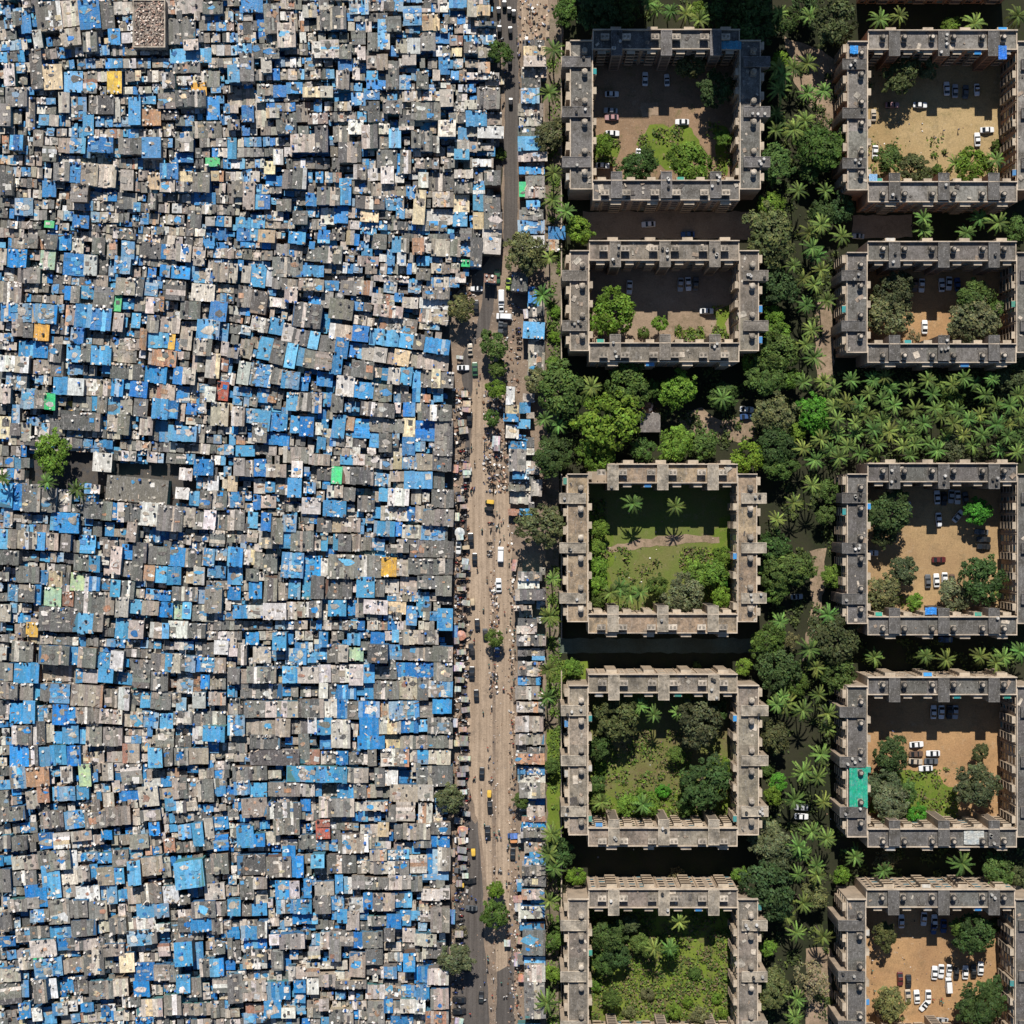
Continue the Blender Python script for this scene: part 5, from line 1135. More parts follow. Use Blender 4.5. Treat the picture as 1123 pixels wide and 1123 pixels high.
# the shop strip on the other side of the road
for xa_, xb_, ya_, yb_ in ((571, 597, 44, 262), (578, 597, 330, 420), (557, 586, 432, 560), (567, 598, 622, 1140)):
    y_ = ya_
    while y_ < yb_:
        st_ = fr.uniform(6, 12); x_ = xa_ + fr.uniform(0, 3)
        while x_ < xb_ - 5:
            w_ = min(fr.uniform(9, 28), xb_ - x_)
            sl = occ_slice(x_, y_, x_ + w_, y_ + st_); rg = FREE[sl]
            if rg.size and rg.mean() < .42 and fr.random() < .93:
                FREE[sl] = 1
                parts_ = (MB(), MB(), MB(), MB())
                shack_geo(x_, y_ + .1, x_ + w_, y_ + st_ - .1, fr.choice('gggtgpwmmogs'), fr.uniform(2.6, 4.2), fr.uniform(-2, 2), *parts_)
                for mb_, mo in zip(parts_, (0, 1, 1, 0)):
                    tgt = rest[1]; k = len(tgt.v); tgt.v += mb_.v; tgt.c += mb_.c
                    tgt.f += [tuple(q + k for q in f) for f in mb_.f]
                    tgt.m += [(2 if mo == 0 else m_) for m_ in mb_.m]
            x_ += w_ + .3
        y_ += st_
o = rest[0].build('crowded_shacks', [M['sheet'], M['tarp'], M['wall']])
stuff(o); reg(o, 'shacks', 'mass of smaller shacks packed between the larger roofs of the shanty town', 250, 560, fixed=True)
o = rest[1].build('low_lean_tos', [M['sheet'], M['tarp'], M['wall']])
stuff(o); reg(o, 'lean-tos', 'low lean-tos and sheds squeezed into the shaded gaps of the shanty town', 250, 560, fixed=True)
print('shacks', len(ITEMS), 'solo', len(SOLO), 'fill faces', len(rest[1].f), 'dots', len(DOTS))

# rubble roofed concrete building and the white open pavilion roofs
def hero_hall():
    x0, y0 = T2P('1', 655, 0); x1, y1 = T2P('1', 815, 235); h = 7.5
    cx, cy = P((x0 + x1) / 2, (y0 + y1) / 2, h); X0, Y1 = P(x0, y0, h); X1, Y0 = P(x1, y1, h)
    hx, hy = (X1 - X0) / 2, (Y1 - Y0) / 2
    root = empty('unfinished_building', (cx, cy, 0)); org = (cx, cy, 0)
    mb = MB(); mb.box(cx, cy, 0, h, hx, hy, 0, 0, lin(150, 138, 126))
    for fl in range(2):
        for q in range(4):
            mb.box(X0 + 1.2 + q * 2.4, Y0 + .02, 1.0 + fl * 3.2, 2.3 + fl * 3.2, .6, .06, 0, 0, (.04, .04, .045))
    mb.build('wall', [M['concrete']], root, org)
    mb = MB()
    for sx_, sy_ in ((0, 1), (0, -1), (1, 0), (-1, 0)):
        mb.box(cx + sx_ * (hx - .14), cy + sy_ * (hy - .14), h - .05, h + .35, hx + .01 if sy_ else .15, .15 if sy_ else hy - .29, 0, 0, lin(200, 184, 164))
    mb.build('parapet', [M['concrete']], root, org)
    mb = MB()
    for i in range(420):
        s = sr.uniform(.06, .3)
        mb.box(cx + sr.uniform(-1, 1) * (hx - .6), cy + sr.uniform(-1, 1) * (hy - .6), h - .02, h + sr.uniform(.08, .5), s, s * sr.uniform(.3, 1), sr.uniform(0, 3), 0, lin(*sr.choice([(200, 176, 158), (150, 124, 108), (90, 76, 70), (226, 210, 194), (180, 150, 134)])))
    stuff(mb.build('rubble', [M['litter']], root, org))
    reg(root, 'building', 'tall unfinished concrete building, rubble across its walled roof, at the top of the shanty town', (x0 + x1) / 2, (y0 + y1) / 2, fixed=True)
hero_hall()

# ------------------------------------------------------------------ drums and roof litter
dr = random.Random(3)
inview = [d_ for d_ in DOTS if abs(d_[0]) < 150 and abs(d_[1]) < 150]
dr.shuffle(inview)
DCOL = [(.03, .03, .035), (.03, .03, .035), (.04, .04, .045), lin(235, 230, 222), lin(225, 218, 208), lin(228, 222, 212), lin(215, 208, 198), lin(60, 110, 180), lin(205, 190, 170)]
drum_me = []
mb = MB(); mb.cyl(0, 0, 0, .85, .33, 10, 0, (1, 1, 1)); mb.cyl(0, 0, .85, .93, .33, 10, 0, (.8, .8, .8), .24)
drum_mesh = mb.mesh('water_drum', [M['paint']])
for x, y, z in inview[:300]:
    o = link('water_drum', drum_mesh)
    o.location = (x, y, z); o.rotation_euler = (0, 0, dr.uniform(0, 3)); s = dr.uniform(.95, 1.3); o.scale = (s, s, dr.uniform(.8, 1.2))
    k = dr.randrange(len(DCOL)); c = DCOL[k]; o.color = (*c, 1)
    nm = 'black' if k < 3 else ('white' if k < 7 else ('blue' if k < 8 else 'beige'))
    px, py = PX(x, y, z)
    reg(o, 'drum', f'small {nm} water drum on a shack roof edge', px, py, '', 'water drums on the shack roofs')
mb = MB()
for x, y, z in inview[300:]:
    c = dr.choice(DCOL); s = dr.uniform(.2, .4); q = dr.random()
    if q < .55: mb.cyl(x, y, z - .02, z + dr.uniform(.35, .9), s, 7, 0, c)
    elif q < .8: mb.box(x, y, z - .02, z + dr.uniform(.2, .6), s, s * dr.uniform(.4, 1), dr.uniform(0, 3), 0, dr.choice([lin(225, 215, 205), lin(190, 170, 150), lin(90, 86, 84), lin(230, 226, 220)]))
    else: mb.box(x, y, z - .02, z + .07, s * dr.uniform(1, 2.4), s * .35, dr.uniform(0, 3), 0, dr.choice([lin(225, 215, 205), lin(190, 170, 150), lin(120, 96, 76)]))
o = mb.build('roof_clutter', [M['litter']])
stuff(o); reg(o, 'clutter', 'small drums, buckets, planks and stones scattered over the shanty roofs', 250, 560, fixed=True)
# ------------------------------------------------------------------ cars
def loft(mb, secs, mat, col):
    """sections: list of (x, [(y, z)...]) closed loops of equal count"""
    n = len(secs[0][1]); pts = []
    for x, lp in secs: pts += [(x, y, z) for y, z in lp]
    fs = []
    for i in range(len(secs) - 1):
        for j in range(n):
            fs.append((i * n + j, i * n + (j + 1) % n, (i + 1) * n + (j + 1) % n, (i + 1) * n + j))
    fs.append(tuple(range(n - 1, -1, -1))); fs.append(tuple((len(secs) - 1) * n + j for j in range(n)))
    mb.faces(pts, fs, mat, col)
def loop(hw, z0, z1, ch=.12):
    return [(-hw, z0 + ch), (-hw + ch, z0), (hw - ch, z0), (hw, z0 + ch), (hw, z1 - ch), (hw - ch, z1), (-hw + ch, z1), (-hw, z1 - ch)]
def car_parts(L, Wd, kind):
    out = {}
    hw = Wd / 2; h = L / 2
    b = MB()
    if kind == 'van': prof = [(-h, .35, .95, .9), (-h + .12, .3, 1.0, 1), (-h + .9, .28, 1.05, 1), (h - .3, .28, 1.05, 1), (h, .35, .95, .94)]
    else: prof = [(-h, .38, .72, .82), (-h + .25, .3, .82, .94), (-h + 1.1, .26, .92, 1), (0, .25, .95, 1), (h - .8, .26, .95, 1), (h - .2, .32, .88, .94), (h, .4, .74, .84)]
    loft(b, [(x, loop(hw * k, z0, z1)) for x, z0, z1, k in prof], 0, (1, 1, 1))
    out['body'] = b
    rf = MB()
    if kind == 'van': cab = [(-h + .75, 1.0, .95), (-h + 1.15, 1.75, .86), (h - .35, 1.8, .86), (h - .12, 1.0, .93)]
    else: cab = [(-h + 1.15, .9, .88), (-h + 1.85, 1.42, .74), (h - 1.35, 1.45, .74), (h - .55, .92, .86)]
    (xa, za, ka), (xb, zb, kb), (xc, zc, kc), (xd, zd, kd) = cab
    g = MB()
    P0 = [(xa, -hw * ka, za), (xa, hw * ka, za), (xd, hw * kd, zd), (xd, -hw * kd, zd), (xb, -hw * kb, zb), (xb, hw * kb, zb), (xc, hw * kc, zc), (xc, -hw * kc, zc)]
    g.faces(P0, ((0, 4, 5, 1), (1, 5, 6, 2), (2, 6, 7, 3), (3, 7, 4, 0)), 0, (.02, .025, .03))
    out['windows'] = g
    rf.faces([(xb - .05, -hw * kb - .02, zb), (xb - .05, hw * kb + .02, zb), (xc + .05, hw * kc + .02, zc), (xc + .05, -hw * kc - .02, zc),
              (xb + .05, -hw * kb + .06, zb + .07), (xb + .05, hw * kb - .06, zb + .07), (xc - .05, hw * kc - .06, zc + .07), (xc - .05, -hw * kc + .06, zc + .07)],
             ((3, 2, 1, 0), (4, 5, 6, 7), (0, 1, 5, 4), (1, 2, 6, 5), (2, 3, 7, 6), (3, 0, 4, 7)), 0, (1, 1, 1))
    out['roof'] = rf
    return out
def wheel_mesh(r, wd):
    mb = MB(); n = 12
    pts = [(r * math.cos(2 * math.pi * i / n), -wd / 2, r * math.sin(2 * math.pi * i / n)) for i in range(n)] + [(r * math.cos(2 * math.pi * i / n), wd / 2, r * math.sin(2 * math.pi * i / n)) for i in range(n)]
    mb.faces(pts, [(i, (i + 1) % n, n + (i + 1) % n, n + i) for i in range(n)] + [tuple(range(n - 1, -1, -1)), tuple(range(n, 2 * n))], 0, (.025, .025, .025))
    return mb.mesh('wheel', [M['plain']])
CW = wheel_mesh(.31, .2); MW = wheel_mesh(.29, .09); RW = wheel_mesh(.22, .1)
CARM = {}
for kind, L, Wd in (('car', 4.1, 1.72), ('small', 3.6, 1.56), ('van', 4.6, 1.75)):
    pr = car_parts(L, Wd, kind)
    CARM[kind] = (L, Wd, {k: v.mesh(k, [M['glass'] if k == 'windows' else M['paint']]) for k, v in pr.items()})
CARC = {'w': ((.80, .80, .79), 'white'), 's': ((.42, .43, .44), 'silver'), 'k': ((.015, .016, .018), 'black'), 'g': ((.10, .11, .12), 'dark grey'), 'b': ((.03, .08, .22), 'blue'),
        'r': ((.11, .018, .018), 'dark red'), 'n': ((.13, .08, .055), 'brown'), 'p': ((.42, .24, .24), 'pinkish'), 't': ((.5, .42, .32), 'beige'), 'y': ((.72, .42, .05), 'yellow'), 'e': ((.04, .12, .06), 'dark green'), 'l': ((.45, .6, .1), 'lime green')}
cr_ = random.Random(9)
def car(px, py, deg, c, kind='car', place=''):
    L, Wd, ms = CARM[kind]
    x, y = P(px, py, 1.2)
    root = empty('van' if kind == 'van' else 'car', (x, y, .1), math.radians(deg + cr_.uniform(-4, 4)))
    col, nm = CARC[c]
    for k, me in ms.items():
        o = link(k, me, root); o.color = (*col, 1)
    for sx_ in (-L / 2 + .75, L / 2 - .8):
        for sy_ in (-1, 1):
            q = link('wheel', CW, root); q.location = (sx_, sy_ * (Wd / 2 - .1), .31)
    reg(root, 'van' if kind == 'van' else 'car', f'{nm} {"van" if kind == "van" else ("small car" if kind == "small" else "car")} parked' if place is None or px > 600 else f'{nm} {"van" if kind == "van" else "car"}', px, py, place_name(px, py), 'cars and vans')
CARS = '''
A|512 345 v w,608 350 v w small,365 412 h w,360 485 h s,365 515 h p,368 585 h w,675 535 h w,482 678 v w small,325 727 h w,527 985 h w,700 1030 h b
B|785 388 v w,822 398 v s,918 393 v w small,868 402 v g,668 460 h w,963 570 h w,920 612 v w,470 668 v w,463 505 v t small,545 460 h p
C|443 300 v w,668 288 v s,702 285 v w,735 285 v g,783 405 h w,960 838 h w,960 870 h b
D|688 475 v w,675 292 v w,645 290 v n,610 272 v s,763 290 v w,795 283 v w,833 288 v b,395 75 h s small
F|750 320 v w,835 305 d w,615 270 v s,833 222 v w,805 218 v s,743 222 v w,773 228 v k,868 228 v g,938 375 h g,948 408 h k,948 440 h k,453 467 h w,750 497 h r,702 592 v g,740 588 v w,776 583 v w,808 587 v n small,780 848 h b,125 660 h s small
H|727 245 v w,762 245 v w,823 245 v s,797 245 v k,652 388 h w,650 430 h n,725 427 h w,648 463 h t,717 462 h g,693 493 h w,145 705 h w,145 665 h s
K|343 470 v w,487 455 v w,555 470 v w,613 500 v b,550 515 v b small,335 838 v r,388 855 v k,555 800 v w,597 790 v w,648 785 v w small,695 805 v k small,752 797 v w,805 790 v k,850 772 v w,645 880 v w van,385 950 v t,442 953 v w,515 953 v w,490 1010 d w small,600 1105 h s
c|560 255 v w van,560 322 v w small,582 400 h w van,370 185 h w small,365 325 v k,265 795 h w small,320 655 v t small,357 805 v e,530 90 v e,555 480 v g small,590 490 v k small,615 150 v l small
d|315 205 v k,230 1200 v w small
e|555 270 v w van,355 303 v k small,325 155 v k,540 505 v w,375 810 v k small,437 885 v g small,327 1000 v k small
f|333 200 v k,368 372 v k small,410 970 v k small,530 30 v b small
g|472 250 v k small,455 445 v k,252 505 h w,655 470 h b small,648 610 v k small,250 740 h g,320 820 h k small
h|405 920 v k small,235 940 h k,235 1030 h k,330 235 h g small
'''
for line in CARS.strip().splitlines():
    t, body = line.split('|')
    for e in body.split(','):
        q = e.split(); px, py = T2P(t, float(q[0]), float(q[1]))
        deg = {'v': 90, 'h': 0, 'd': 50}[q[2]] + (180 if cr_.random() < .5 else 0)
        car(px, py, deg, q[3], q[4] if len(q) > 4 else 'car')

# ------------------------------------------------------------------ auto rickshaws
def rick():
    out = {}
    b = MB(); loft(b, [(-1.3, loop(.25, .4, .9)), (-1.0, loop(.42, .3, 1.05)), (-.5, loop(.6, .28, .75)), (.6, loop(.65, .28, .8)), (1.25, loop(.6, .35, .95))], 0, (.02, .05, .03))
    out['body'] = b
    c = MB(); loft(c, [(-.85, loop(.45, 1.15, 1.62, .1)), (-.6, loop(.58, 1.45, 1.76, .1)), (.7, loop(.64, 1.5, 1.8, .1)), (1.2, loop(.6, .9, 1.7, .1)), (1.3, loop(.52, .9, 1.5, .1))], 0, (1, 1, 1))
    out['canopy'] = c
    g = MB(); g.box(-.86, 0, .95, 1.5, .03, .42, 0, 0, (.02, .025, .03)); out['windscreen'] = g
    return out
RK = {k: v.mesh(k, [M['glass'] if k == 'windscreen' else M['paint']]) for k, v in rick().items()}
def rickshaw(px, py, deg, col, nm):
    x, y = P(px, py, 1.2); root = empty('auto_rickshaw', (x, y, .1), math.radians(deg + cr_.uniform(-6, 6)))
    for k, me in RK.items():
        o = link(k, me, root); o.color = ((*col, 1) if k == 'canopy' else (1, 1, 1, 1))
    for lx, ly in ((-1.0, 0), (.85, .55), (.85, -.55)):
        q = link('wheel', RW, root); q.location = (lx, ly, .22)
    reg(root, 'rickshaw', f'auto rickshaw, {nm} canopy', px, py, place_name(px, py), 'auto rickshaws')
for t, x, y, d_, k in (('d', 470, 845, 0, 'y'), ('d', 463, 897, 0, 'k'), ('g', 467, 150, 90, 'y'), ('g', 345, 600, 90, 'y'), ('g', 240, 850, 0, 'y'), ('e', 340, 640, 90, 't'), ('e', 283, 215, 0, 't'),
                       ('g', 650, 505, 0, 'o'), ('f', 340, 40, 90, 'k'), ('h', 710, 770, 90, 'o'), ('d', 300, 600, 0, 'w'), ('e', 437, 890, 90, 'k'), ('a', 545, 230, 90, 'k'), ('a', 620, 90, 90, 'k'), ('a', 540, 90, 90, 'k'), ('a', 655, 110, 90, 'k'), ('a', 583, 40, 90, 'k'), ('a', 630, 240, 90, 'k'), ('a', 632, 790, 90, 'k'), ('a', 625, 480, 90, 'k')):
    px, py = T2P(t, x, y)
    c, nm = {'y': ((.75, .47, .07), 'yellow'), 'k': ((.02, .02, .022), 'black'), 't': ((.55, .43, .28), 'tan'), 'o': ((.66, .30, .12), 'orange'), 'w': ((.75, .72, .68), 'white')}[k]
    rickshaw(px, py, d_, c, nm)

# ------------------------------------------------------------------ motorbikes
def bike():
    out = {}
    b = MB()
    b.tube((-.62, 0, .3), (-.48, 0, .92), .05, .05, 5, 0, (.3, .3, .3)); b.tube((-.48, 0, .78), (.1, 0, .5), .08, .1, 6, 0, (.25, .25, .25))
    b.box(.02, 0, .3, .6, .25, .13, 0, 0, (.3, .3, .3)); b.tube((.62, .1, .3), (.05, .1, .42), .04, .04, 5, 0, (.4, .4, .4))
    loft(b, [(-.45, loop(.05, .72, .85, .02)), (-.25, loop(.16, .66, .95, .05)), (.05, loop(.13, .66, .88, .05))], 0, (1, 1, 1))
    out['frame'] = b
    s = MB(); loft(s, [(.03, loop(.11, .74, .86, .03)), (.35, loop(.14, .76, .9, .03)), (.78, loop(.1, .8, .95, .03))], 0, (.05, .05, .055)); out['seat'] = s
    hb = MB(); hb.tube((-.46, -.36, 1.02), (-.46, .36, 1.02), .025, .025, 5, 0, (.4, .4, .4)); hb.cyl(-.56, 0, .82, .98, .1, 8, 0, (.8, .8, .8)); out['handlebar'] = hb
    return out
BK = {k: v.mesh(k, [M['paint']]) for k, v in bike().items()}
def motorbike(px, py, deg):
    x, y = P(px, py, .8); root = empty('motorbike', (x, y, .1), math.radians(deg))
    c, nm = cr_.choice([((.02, .02, .02), 'black'), ((.02, .02, .02), 'black'), ((.3, .03, .03), 'red'), ((.04, .07, .25), 'blue'), ((.5, .5, .5), 'grey'), ((.7, .7, .68), 'white')])
    for k, me in BK.items():
        o = link(k, me, root); o.color = (*c, 1)
    for lx in (-.62, .62):
        q = link('wheel', MW, root); q.location = (lx, 0, .29)
    reg(root, 'motorbike', f'{nm} motorbike', px, py, 'on left roadside' if px < 520 else ('on right roadside' if px > 555 else 'on the road'), 'motorbikes along the road')
BIKED = '''
c|550 475 80,575 505 90,690 490 0,692 520 0,698 560 5,700 595 0,700 640 0,690 710 10,655 305 0,690 330 -20,720 350 -30,605 560 90
d|245 25 0,250 50 0,310 50 0,315 72 0,240 130 -30,270 140 20,240 205 30,240 265 20,235 310 60,260 440 20,280 455 0,300 475 20,255 525 0,280 540 10,300 580 0,280 700 0,285 720 0,290 745 0,330 745 60,350 745 70,250 800 20,280 830 0,215 840 40,270 990 30,225 945 60,460 515 0,470 570 10,470 600 0,475 660 0,490 705 -10,480 720 0,465 895 0,495 940 -40,475 1005 0,480 1060 70,530 1030 60,430 485 90,430 420 90,330 415 90,355 548 90,425 165 90
e|265 260 20,275 240 0,270 390 30,300 380 40,295 405 0,265 465 0,300 465 0,290 530 20,260 545 0,250 600 0,240 650 10,235 700 0,310 715 0,240 775 0,300 780 10,470 175 0,470 240 0,470 270 0,550 165 70,450 455 90,375 375 90,415 80 90,425 690 90,325 855 30,270 855 0,350 930 80,540 660 80,540 765 80
f|290 180 0,285 210 0,275 300 0,275 360 0,300 430 20,280 480 0,270 560 0,285 600 0,300 660 10,290 690 0,275 745 0,280 790 0,275 850 0,285 925 0,275 960 0,290 1000 10,270 1050 0,270 1085 0,420 500 100,485 460 85,350 1010 60,480 1025 20,470 850 60,405 1110 90,640 320 90,640 570 90,645 980 90,575 315 80
g|290 30 30,270 85 0,265 125 0,408 130 90,430 378 90,445 490 85,275 570 20,300 570 0,300 690 0,320 165 80,265 340 0,505 730 70,545 730 60,610 545 80
h|255 235 0,310 165 90,310 240 0,250 290 0,250 355 0,260 500 0,205 880 0,455 630 85,450 700 85,430 940 30,500 780 90,600 40 90,600 260 90
a|690 345 80,685 400 90,700 420 60,575 800 60,700 940 80,780 80 80,780 120 80,550 170 80,560 300 30
'''
for line in BIKED.strip().splitlines():
    t, body = line.split('|')
    for e in body.split(','):
        q = [float(v) for v in e.split()]; px, py = T2P(t, q[0], q[1])
        motorbike(px, py, q[2] + (180 if cr_.random() < .5 else 0))

yb = 432.0
while yb < 1110:
    for px in (cr_.uniform(499, 505), cr_.uniform(506, 513)):
        if cr_.random() < .42: motorbike(px, yb + cr_.uniform(-2, 2), cr_.choice((0, 180)) + cr_.uniform(-25, 25))
    yb += 5.6
# ------------------------------------------------------------------ people (one skinned body per pose)
def person_mesh(pose, seed):
    r = random.Random(seed)
    me = bpy.data.meshes.new('person_rig')
    bm = bmesh.new(); sk = bm.verts.layers.skin.verify()
    def v(x, y, z, rx, ry=None):
        q = bm.verts.new((x, y, z)); q[sk].radius = (rx, ry or rx); return q
    pel = v(0, 0, .95, .15, .11); pel[sk].use_root = True
    ch = v(0, .01, 1.25, .17, .11); nk = v(0, .0, 1.47, .06); hd = v(0, -.02, 1.58, .085, .1); tp = v(0, -.01, 1.7, .075, .085)
    for a, b in ((pel, ch), (ch, nk), (nk, hd), (hd, tp)): bm.edges.new((a, b))
    st = .28 if pose == 'walk' else .05
    for s in (-1, 1):
        hip = v(s * .1, 0, .88, .09); kn = v(s * .11, -s * st * .5 - .02, .48, .065); an = v(s * .11, -s * st + .04, .08, .045); ft = v(s * .12, -s * st - .12, .04, .04)
        bm.edges.new((pel, hip)); bm.edges.new((hip, kn)); bm.edges.new((kn, an)); bm.edges.new((an, ft))
        sh = v(s * .2, .01, 1.4, .06); el = v(s * .27, .03 + s * st * .3, 1.12, .045); wr = v(s * .26, -.08 + s * st * .5, .88, .035); hn = v(s * .26, -.12 + s * st * .5, .78, .04, .025)
        bm.edges.new((ch, sh)); bm.edges.new((sh, el)); bm.edges.new((el, wr)); bm.edges.new((wr, hn))
    bm.to_mesh(me); bm.free()
    o = bpy.data.objects.new('rig', me); COL.objects.link(o)
    o.modifiers.new('skin', 'SKIN'); sb = o.modifiers.new('sub', 'SUBSURF'); sb.levels = 1
    dg = bpy.context.evaluated_depsgraph_get()
    ev = o.evaluated_get(dg); m2 = bpy.data.meshes.new_from_object(ev)
    bpy.data.objects.remove(o)
    m2.name = 'person'
    m2.materials.clear(); m2.materials.append(M['person'])
    sh_c = r.choice([(.65, .63, .6), (.5, .08, .06), (.06, .12, .35), (.6, .4, .08), (.12, .12, .13), (.3, .1, .3), (.7, .68, .66), (.08, .25, .2)])
    tr_c = r.choice([(.03, .035, .06), (.05, .05, .05), (.12, .09, .06), (.25, .22, .18)])
    cols = []
    for p in m2.polygons:
        z = p.center.z
        if z > 1.64 or (z > 1.54 and p.center.y > 0.02): c = (.01, .009, .008)
        elif z > 1.46: c = (.2, .105, .065)
        elif abs(p.center.x) > .19 and z < 1.1: c = (.2, .105, .065)
        elif z > .92: c = sh_c
        elif z > .1: c = tr_c
        else: c = (.04, .03, .025)
        cols.append((*c, 1))
    at = m2.attributes.new('tint', 'FLOAT_COLOR', 'FACE')
    at.data.foreach_set('color', np.array(cols, dtype=np.float32).ravel())
    m2.polygons.foreach_set('use_smooth', [True] * len(m2.polygons)); m2.update()
    nm = {(.65, .63, .6): 'white', (.5, .08, .06): 'red', (.06, .12, .35): 'blue', (.6, .4, .08): 'mustard', (.12, .12, .13): 'dark', (.3, .1, .3): 'purple', (.7, .68, .66): 'white', (.08, .25, .2): 'green'}[sh_c]
    return m2, nm
PPL = [person_mesh('walk' if i % 3 else 'stand', 60 + i) for i in range(10)]
pr_ = random.Random(31)
def person(px, py):
    me, nm = pr_.choice(PPL)
    x, y = P(px, py, .9); o = link('person', me); o.location = (x, y, .17); o.rotation_euler = (0, 0, pr_.choice((0, 3.14)) + pr_.uniform(-.7, .7))
    reg(o, 'person', f'person in {nm} top', px, py, place_name(px, py) if px > 600 else 'by the road', 'people along the road')
PEOPLE = '''
a|700 480,705 540,700 640,590 560,610 420,680 300
c|460 170,480 545,360 570,370 960,395 850,385 900,440 980,600 900
d|330 430,355 550,410 1060,430 380,560 1000,575 980,640 800,650 850,525 920,545 940,520 1040,545 1050,330 765,310 700,445 400,455 320,520 500,560 560,550 600,540 640,560 480,585 500,570 650,545 690,510 640,525 560
e|410 80,375 380,450 460,420 690,585 710,600 840,570 960,630 1005,580 125,620 335,640 300,650 350,625 540,640 560,655 400,665 430,640 670,630 780,660 850,510 550,520 600,540 770,350 930,325 850,670 1050,660 900,665 1000,320 890
f|630 25,640 130,655 250,640 310,580 320,465 130,485 465,420 500,455 770,355 1010,485 1000,480 1030,460 905,640 560,645 590,650 740,640 860,655 910,645 980,205 440,200 560,205 660,210 760,200 880,195 980,510 130,520 240,525 260,215 960,200 400,240 730
g|320 165,430 380,445 490,505 440,520 460,530 480,540 430,555 480,545 435,505 735,550 735,560 735,600 845,615 545,605 560,360 780,200 620,210 680,360 950,330 930,365 960,600 1050,620 1080,690 700,700 560,695 620,690 520,240 940,200 990,310 660
h|600 40,600 260,620 290,455 600,460 630,455 705,430 800,560 800,580 910,600 905,630 1000,640 540,610 430,600 480,690 720,680 690,680 430,690 260,680 320,680 980,690 1040,680 900,720 400,710 560,740 450,745 420,740 850,320 1040,480 1000,490 900
K|155 715,155 780,170 910,545 965,590 975,605 985,600 960
B|835 570,770 575
H|545 328
'''
for line in PEOPLE.strip().splitlines():
    t, body = line.split('|')
    for e in body.split(','):
        q = [float(v) for v in e.split()]; person(*T2P(t, q[0], q[1]))

# ------------------------------------------------------------------ market stalls, umbrellas and road litter
STC = [((.62, .5, .36), 'tan'), ((.66, .3, .18), 'orange'), ((.62, .6, .56), 'white'), ((.1, .22, .5), 'blue'), ((.3, .26, .22), 'grey'), ((.5, .3, .22), 'reddish'), ((.42, .36, .28), 'brown')]
def stall(px, py, wx, wy, ci, h=2.2):
    col, nm = STC[ci]
    x, y = P(px, py, h); root = empty('market_stall', (x, y, .05), sr.uniform(-.15, .15)); org = (0, 0, 0)
    hx, hy = wx / 2, wy / 2
    mb = MB(); n = 4
    for i in range(n):
        mb.box(-hx + hx * (2 * i + 1) / n, 0, h + sr.uniform(-.04, .06), h + .1, hx / n + .03, hy, sr.uniform(-.05, .05), 0, tuple(q * sr.uniform(.8, 1.15) for q in col), ty=sr.uniform(-.12, .12))
    mb.build('canopy', [M['tarp']], root)
    for sx_ in (-1, 1):
        for sy_ in (-1, 1):
            mb = MB(); mb.cyl(sx_ * (hx - .1), sy_ * (hy - .1), 0, h, .04, 6, 0, (.12, .09, .07)); mb.build('pole', [M['plain']], root)
    mb = MB(); mb.box(0, 0, .7, .8, hx * .8, hy * .7, 0, 0, (.2, .15, .11))
    for i in range(6): mb.box(sr.uniform(-.7, .7) * hx, sr.uniform(-.5, .5) * hy, .8, sr.uniform(.9, 1.1), .15, .12, 0, 0, sr.choice([(.5, .3, .05), (.1, .3, .05), (.45, .06, .04), (.6, .55, .5)]))
    for sx_ in (-1, 1): mb.box(sx_ * hx * .7, 0, 0, .7, .05, hy * .6, 0, 0, (.15, .11, .08))
    mb.build('table', [M['plain']], root)
    reg(root, 'market stall', f'market stall, {nm} canopy', px, py, 'on left roadside' if px < 530 else 'on right roadside', 'roadside market stalls')
st = random.Random(77)
for t, x, y, wx, wy, c in (('d', 205, 590, 1.8, 2.4, 1), ('d', 295, 615, 2.4, 1.8, 2), ('d', 220, 960, 1.2, 2.4, 2), ('d', 520, 380, 2.2, 3.2, 2), ('d', 525, 430, 1.8, 1.8, 4), ('e', 205, 860, 1.4, 3.6, 3), ('e', 215, 930, 1.5, 2, 4), ('e', 240, 130, 2, 2, 2),
                     ('f', 240, 135, 2.4, 1.6, 2), ('f', 225, 320, 1.8, 1.6, 2), ('f', 205, 580, 1.4, 2.6, 2), ('f', 240, 250, 2.6, 1.6, 4), ('f', 280, 400, 2.2, 1.6, 6), ('f', 285, 480, 2.4, 1.6, 4), ('f', 265, 630, 2.2, 1.4, 5), ('f', 270, 700, 2.4, 1.6, 4), ('f', 275, 740, 2.4, 1.4, 4), ('f', 265, 855, 2.2, 1.6, 6), ('f', 275, 935, 2.6, 1.8, 4),
                     ('g', 265, 425, 2.8, 2, 1), ('g', 250, 60, 2.4, 1.6, 4), ('g', 270, 130, 2, 1.4, 2), ('g', 180, 1090, 1.8, 4.2, 3), ('g', 700, 825, 1.8, 2, 2), ('g', 690, 955, 2, 2.2, 5), ('g', 655, 470, 2, 1.6, 3), ('g', 185, 600, 1.4, 2.2, 5),
                     ('h', 685, 160, 2.4, 2, 5), ('h', 690, 225, 2, 2.4, 2), ('h', 715, 770, 1.8, 2.2, 1), ('h', 680, 650, 1.6, 2.2, 2), ('h', 700, 480, 1.8, 2, 5), ('h', 690, 600, 2, 2.4, 5), ('h', 605, 500, 1.8, 2, 2), ('h', 235, 1100, 2.4, 1.8, 2), ('h', 235, 430, 2.4, 2, 6), ('a', 560, 630, 1.6, 1.6, 0), ('c', 750, 380, 1.4, 2.8, 2), ('c', 240, 715, 2, 1, 2), ('e', 660, 350, 1.4, 3.4, 5)):
    px, py = T2P(t, x, y); stall(px, py, wx, wy, c)
